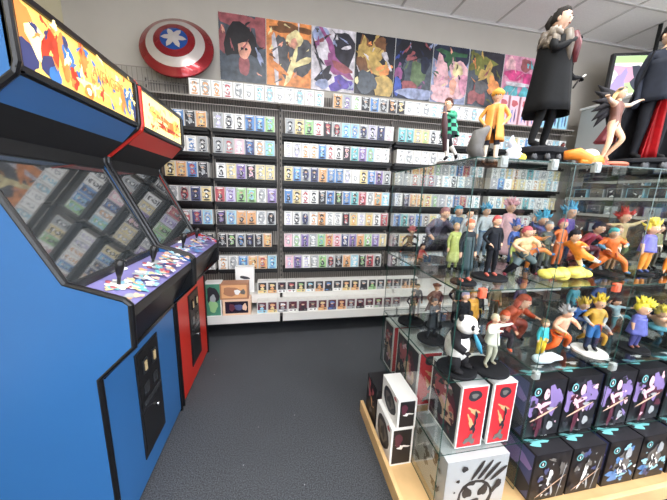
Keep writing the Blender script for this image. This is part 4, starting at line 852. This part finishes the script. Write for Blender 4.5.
f('figurine in a bright orange suit with teal hair bending forward, upper shelf right half', 1.76, 1.15, MID, .28, 'lunge', -15, '#e87434', '#ea7a36', 'short', '#3f9a9e', True, bulk=1.3, hs=1.2, br=.26, col=dict(fore='#4c7f9c', shoe='#3a6c98'))
f('tan-clad figurine between the orange one and the maroon one', 1.88, 1.22, MID, .26, 'hips', 0, '#c49a68', '#8a6a4c', 'short', '#7a5a40', base=False, hs=1.2)
f('red spiky-haired figurine with pale raised hand, back right of the upper shelf', 2.12, 1.36, MID, .33, 'spread', 0, '#b8a070', '#5a6e50', 'spiky', '#c43c34', base=False, bulk=1.2, hs=1.4)
f('small yellow-haired figurine with blue shirt and orange trousers, upper shelf', 2.01, 1.15, MID, .26, 'stand', 0, '#6a66b4', '#dc9038', 'spiky', '#e8d458', True, bulk=1.3, hs=1.6, br=.2, col=dict(fore=S_, shoe='#3a4a7c'), extras=[E_skirt('#6c6cbc', .78, .46, .10, .14, name='shirt')])
f('round orange-suited figurine at the right edge of the upper shelf', 2.17, 1.12, MID, .22, 'sit', 0, '#ea8a2e', '#ee9234', 'short', '#d8862e', base=False, bulk=1.6, hs=1.5)
f('white-haired figurine in navy coat standing behind the maroon one, upper shelf', 1.72, 1.60, MID, .30, 'stand', 0, '#2c3458', '#20263c', 'spiky', '#d8d8de', base=False, hs=1.3)
f('brown-haired figurine in olive clothes between the red-haired and yellow-haired ones', 2.24, 1.25, MID, .27, 'hips', 0, '#6c7048', '#4a4638', 'short', '#4a3428', base=False, hs=1.2)
f('short figurine in a pale green shirt at left of the yellow cloud', 1.30, 1.30, MID, .18, 'stand', 0, '#c9d478', '#7c8c58', 'short', '#3c3430', base=False, hs=1.4, bulk=1.3)
f('blue and white striped clad figurine low behind the tan one, upper shelf', 2.02, 1.40, MID, .22, 'crouch', 0, '#7c9cc8', '#dcdce4', 'short', '#c8603c', base=False, hs=1.3)
f('violet-haired figurine in black beside the mustard one, lower shelf', 1.16, 1.55, LOW, .30, 'hips', 0, '#26242c', '#302c38', 'short', '#8c78a8', base=False, hs=1.2)
f('golden-haired figurine in blue crouching behind the white disc', 1.86, 1.33, LOW, .28, 'crouch', 0, '#3f6cb0', '#30486c', 'spiky', '#d8b44a', base=False, hs=1.4, bulk=1.2)
f('silver and teal clad figurine at the right, behind the child figurine', 2.12, 1.28, LOW, .26, 'kick', 0, '#88a4ac', '#3c7c88', 'short', '#2c2a30', base=False, hs=1.2)
f('brown robed figurine at the very back behind the red-orange crouched one', 1.28, 1.62, LOW, .32, 'stand', 0, '#7c5a3c', '#4c3a2c', 'short', '#c8a060', base=False, hs=1.2)
# pink flesh stretched figurine, back
f('reclining pink and skin-toned figurine behind the orange-suited one', 1.98, 1.55, MID, .30, 'sit', 0, '#d88a88', '#c8746c', 'short', '#2d2628', base=False, bulk=1.3, hs=1.2)

# ---- lower glass shelf
f('slim dark-clad figurine on round black base at far aisle corner, lower shelf', .86, 1.59, LOW, .215, 'hips', 10, '#2a2a30', '#1e1e24', 'short', '#5a3c34', br=.40, col=dict(shoe='#15151a'))
f('dark figurine leaning back to back with the one at far aisle corner', .95, 1.70, LOW, .23, 'stand', -30, '#33333c', '#c0bcc4', 'short', '#2e2e38', base=False)
f('blue-grey armoured figurine with crossed arms on round base, lower shelf aisle side', .875, 1.36, LOW, .245, 'cigar', 20, '#3c434d', '#2c3038', 'short', '#4c525c', br=.33, extras=[E_skirt('#3a4048', .70, .3, .08, .13, open_=.3)])
f('brown-hatted figurine in red cloak with pale face, lower shelf', .98, 1.52, LOW, .28, 'hips', 0, '#6a4038', '#4c3434', 'short', '#7a3c30', br=.2, extras=[E_cape('#7a5250', '#5a3434', .8, .3, .1, .2, .05, .15), E_blob('hat', 'hd', (0, 0, .10), (.10, .10, .03), '#6e3a30')])
# panda
t = thing('figurine', 'black and white panda figurine standing on a round black base, lower shelf', 'figurine', (.845, 1.075, LOW), A(25), G3)
wt, bk = fm('#e9e6e2'), fm('#1c1b1e')
b = MB().ell((0, .01, .13), (.062, .055, .078), wt, 18, 12, lambda q, d: q*(1+.10*max(0, -d.z)))
b.ell((0, -.005, .20), (.054, .046, .028), bk, 16, 8).ell((0, -.025, .245), (.052, .046, .044), wt, 18, 12).ell((0, -.066, .232), (.022, .018, .016), wt, 12, 8).ell((0, -.083, .237), (.008, .006, .006), bk, 8, 6)
for s in (-1, 1):
    b.ell((s*.04, -.015, .285), (.017, .010, .017), bk, 12, 8).ell((s*.021, -.064, .25), (.012, .008, .014), bk, 10, 7).ell((s*.021, -.071, .251), (.004, .003, .004), wt, 8, 5)
    b.tube([(s*.045, -.0, .205), (s*.082, -.03, .165), (s*.075, -.07, .15)], [.024, .022, .017], bk, 12)
    for k in range(4): b.tube([(s*.075+(k-1.5)*.007, -.074, .15), (s*.075+(k-1.5)*.008, -.089, .146)], [.005, .003], bk, 6)
    b.tube([(s*.03, 0, .08), (s*.038, -.008, .045), (s*.04, -.012, .018)], [.030, .027, .022], bk, 12).ell((s*.04, -.025, .022), (.021, .032, .013), bk, 12, 7)
b.build('body', t)
MB().tube([(.03, -.05, .20), (.05, -.07, .14), (.07, -.075, .10)], [.006, .012, .006], fm('#3f94b4'), 8).build('teal_tag', t)
MB().lathe([(.092, 0), (.092, .008), (.088, .012), (.001, .012)], (0, 0, 0), fm('#141519'), 36, False).build('base', t)
f('pale purple-haired man in a black suit behind the panda', .99, 1.26, LOW, .32, 'stand', 10, '#17181c', '#121317', 'short', '#9c92ac', br=.15, extras=[E_skirt('#1a1b20', .74, .42, .085, .10, open_=.1, name='jacket')])
f('man in cream white suit with one arm stretched right on round base, lower shelf', 1.01, 1.06, LOW, .275, 'armsout', 12, '#c6c9b8', '#aeb09c', 'short', '#b9b294', br=.34, col=dict(shoe='#8c8670', hand='#e6e2d8', fore='#d8d8cc'), extras=[E_skirt('#ccd0be', .74, .45, .088, .12, open_=.15, name='jacket')])
f('mustard yellow clad figurine behind the cream-suited man', 1.12, 1.36, LOW, .30, 'stand', 0, '#d29a38', '#c48e34', 'short', '#c88a30', base=False, extras=[E_skirt('#d6a040', .76, .15, .1, .14, name='robe')])
f('red-orange muscular crouched figurine with long red hair, lower shelf', 1.33, 1.28, LOW, .38, 'crouch', 20, '#a8482c', '#8a3a2c', 'long', '#b0442a', base=False, bulk=1.6, hs=1.3)
f('second red-brown crouching figurine with orange arms behind the cream-suited man', 1.20, 1.22, LOW, .30, 'crouch', -20, '#8c3a34', '#3a3038', 'short', '#c25634', base=False, bulk=1.4, hs=1.3, col=dict(shoe='#e0582c'))
f('maroon clad figurine sprawled beside the red-orange one', 1.42, 1.36, LOW, .27, 'lunge', 0, '#6a3448', '#4a2c3c', 'short', '#6c5a4a', base=False, bulk=1.2)
f('teal and yellow striped small figurine, lower shelf middle', 1.38, 1.12, LOW, .20, 'stand', 0, '#3fb0bc', '#e0c440', 'short', '#7a6a4c', base=False, bulk=1.4, hs=1.4)
f('grey-haired bare-chested man in orange trousers lunging, lower shelf', 1.50, 1.13, LOW, .32, 'lunge', 20, S_, '#e2642a', 'spiky', '#a4a6a8', base=False, bulk=1.35, hs=1.1, col=dict(shin='#e2642a', shoe='#c8cdd0'))
t = thing('figurine', 'white and pale blue smoke-like effect piece beside the lunging man', 'figurine', (1.34, 1.05, LOW), 0, G3)
MB().tube([(-.04, 0, .012), (0, 0, .03), (.05, .01, .028), (.10, .0, .02)], [.012, .028, .024, .01], fm('#dfe6ea'), 10).ell((-.03, .01, .022), (.035, .03, .022), fm('#c2d8e0'), 12, 8).build('effect', t)
t = f('yellow-haired figurine in blue and gold standing on a white disc, lower shelf', 1.70, 1.11, LOW, .30, 'hips', -15, '#c49a3c', '#3a72b0', 'spiky', '#e2c23e', basecol='#e6e4de', br=.27, bulk=1.2, hs=1.3, col=dict(fore='#9aa0a4', shin='#27304a'))
f('grey-blue armoured figurine next to the yellow-haired one on the disc', 1.80, 1.17, LOW, .25, 'crouch', -30, '#8a9298', '#c49434', 'short', '#4a5054', base=False, bulk=1.2)
f('small child figurine with big yellow spiky hair and blue violet tunic', 2.00, 1.10, LOW, .245, 'stand', 0, '#5d63a8', '#4a4c88', 'spiky', '#efdc4a', True, bulk=1.5, hs=2.0, br=.3, col=dict(fore=S_, shoe='#7c4a3c'), extras=[E_skirt('#5e64ac', .76, .36, .12, .17, name='tunic')])
f('lying yellow-haired figurine over blue cloth at the right edge of lower shelf', 2.28, 1.16, LOW, .30, 'fly', 0, S_, '#4d9ac0', 'spiky', '#e4cf52', base=False, bulk=1.3, hs=1.3, extras=[E_blob('blue_cloth', 'pel', (0, 0, -.04), (.28, .2, .06), '#5aa0b4')])
f('dark blue clad figurine at the back of the lower shelf, right half', 2.20, 1.45, LOW, .30, 'hips', 0, '#33508c', '#2a3a60', 'short', '#3c5c9c', base=False, bulk=1.3, hs=1.3)
f('orange-brown headed figurine in teal at the back of the lower shelf', 1.98, 1.45, LOW, .29, 'stand', 0, '#3c8a98', '#2c4a58', 'short', '#b06a3c', base=False, bulk=1.3, hs=1.4)
f('purple grey haired figurine at the back of the lower shelf left of divider', 1.58, 1.48, LOW, .30, 'stand', 0, '#4a3c58', '#33303c', 'spiky', '#6c5274', base=False, hs=1.3)
f('golden-brown haired figurine at the back behind the orange trousers', 1.42, 1.52, LOW, .30, 'stand', 0, '#8a7a5c', '#4c4c44', 'short', '#b8883c', base=False, hs=1.3)
f('black-clad figurine standing between the suits and the red-orange crouched one', 1.24, 1.45, LOW, .26, 'stand', 0, '#26262c', '#2c2c34', 'short', '#241f20', base=False)

# ---------------------------------------------------------------- television, side fixture
ta = math.atan2(-.123, .373)
t = thing('television', 'wall television with thick black frame showing a green, pink and purple picture', 'television', (4.07, 3.10, 2.82), ta)
MB().box(0, 1.0, 0, .05, 0, .57, 'black_satin').build('housing', t, bevel=.004)
for nme, e in (('scr_green', '#a9c98c'), ('scr_pink', '#c79ab0'), ('scr_white', '#dfe6e6'), ('scr_dark', '#3b3f4c'), ('scr_lav', '#a08fc0')): mat(nme, e, .3, emit=.7)
mat('scr_pale', '#d8dfd8', .3, emit=.7)
MB().panel((.035, 0, .035), (.93, 0, 0), (0, 0, .50), 'scr_pale', [(.3, .92, .9, .08, 0, 'scr_green', .02), (.25, .6, .3, .2, 0, 'scr_pink', .3), (.5, .3, .4, .2, 0, 'scr_green', .3), (.35, .5, .14, .25, 20, 'scr_dark', .3), (.1, .35, .08, .3, 0, 'scr_lav', .3), (.75, .5, .2, .25, 0, 'scr_lav', .3)]).build('screen', t)
MB().box(.45, .55, .05, .09, .2, .4, 'black_matte').tube([(.5, .07, .35), (.5, .07, .91)], .02, 'black_matte', 8).build('ceiling_bracket', t)
mat('side_grey', '#a4a6a4', .4); mat('dark_goods', '#1d1d20', .7)
t = thing('side_gondola', 'pale grey header panel gondola with dark shelves along the right side of the shop', 'shelving', (3.87, .4, 0))
MB().box(0, .5, 0, 2.80, 1.86, 2.735, 'side_grey').build('header_panel', t)
MB().box(-.02, .55, -.01, 2.81, 2.735, 2.76, 'white_metal').build('top_ledge', t)
MB().box(.25, .5, 0, 2.80, 0, 1.86, 'dark_goods').build('back_panel', t)
for z in (.3, .62, .94, 1.2, 1.42, 1.62, 1.76):
    MB().box(0, .25, 0, 2.80, z-.02, z, 'shelf_black').box(-.004, 0, 0, 2.80, z-.02, z+.012, mat('price_strip', '#b4b2ac', .5) if z in (1.62, 1.42) else 'shelf_black').build('shelf', t)
r2 = random.Random(11)
for z, n in ((1.62, 14), (1.42, 14), (1.2, 11)):
    for k in range(n):
        c = r2.choice('DDKKKNM' if z < 1.6 else 'SSDKC'); y = .45+k*2.7/n
        art_box('goods_box', (.10, 2.2/n, .12), (3.90, y, z), 'small %s package, %s from the near end of side gondola shelf at %s' % (NAME[c], ORD[k], {1.62: 'eye level', 1.42: 'chest level', 1.2: 'waist level'}[z]), 'package', c, [('-X', r2.choice('KDSW'), .01, B(k, 3, ['K', 'W', 'D'], .2))], 'packages on the side gondola')

# ---------------------------------------------------------------- render settings
vs_ = scn.view_settings; vs_.view_transform = 'Standard'; vs_.look = 'None'; vs_.gamma = 1; vs_.use_curve_mapping = False; vs_.exposure = 0.02
cy = scn.cycles; cy.transparent_max_bounces = 24; cy.max_bounces = 8; cy.diffuse_bounces = 4; cy.caustics_reflective = False; cy.caustics_refractive = False
cy.sample_clamp_indirect = 5; cy.use_denoising = True
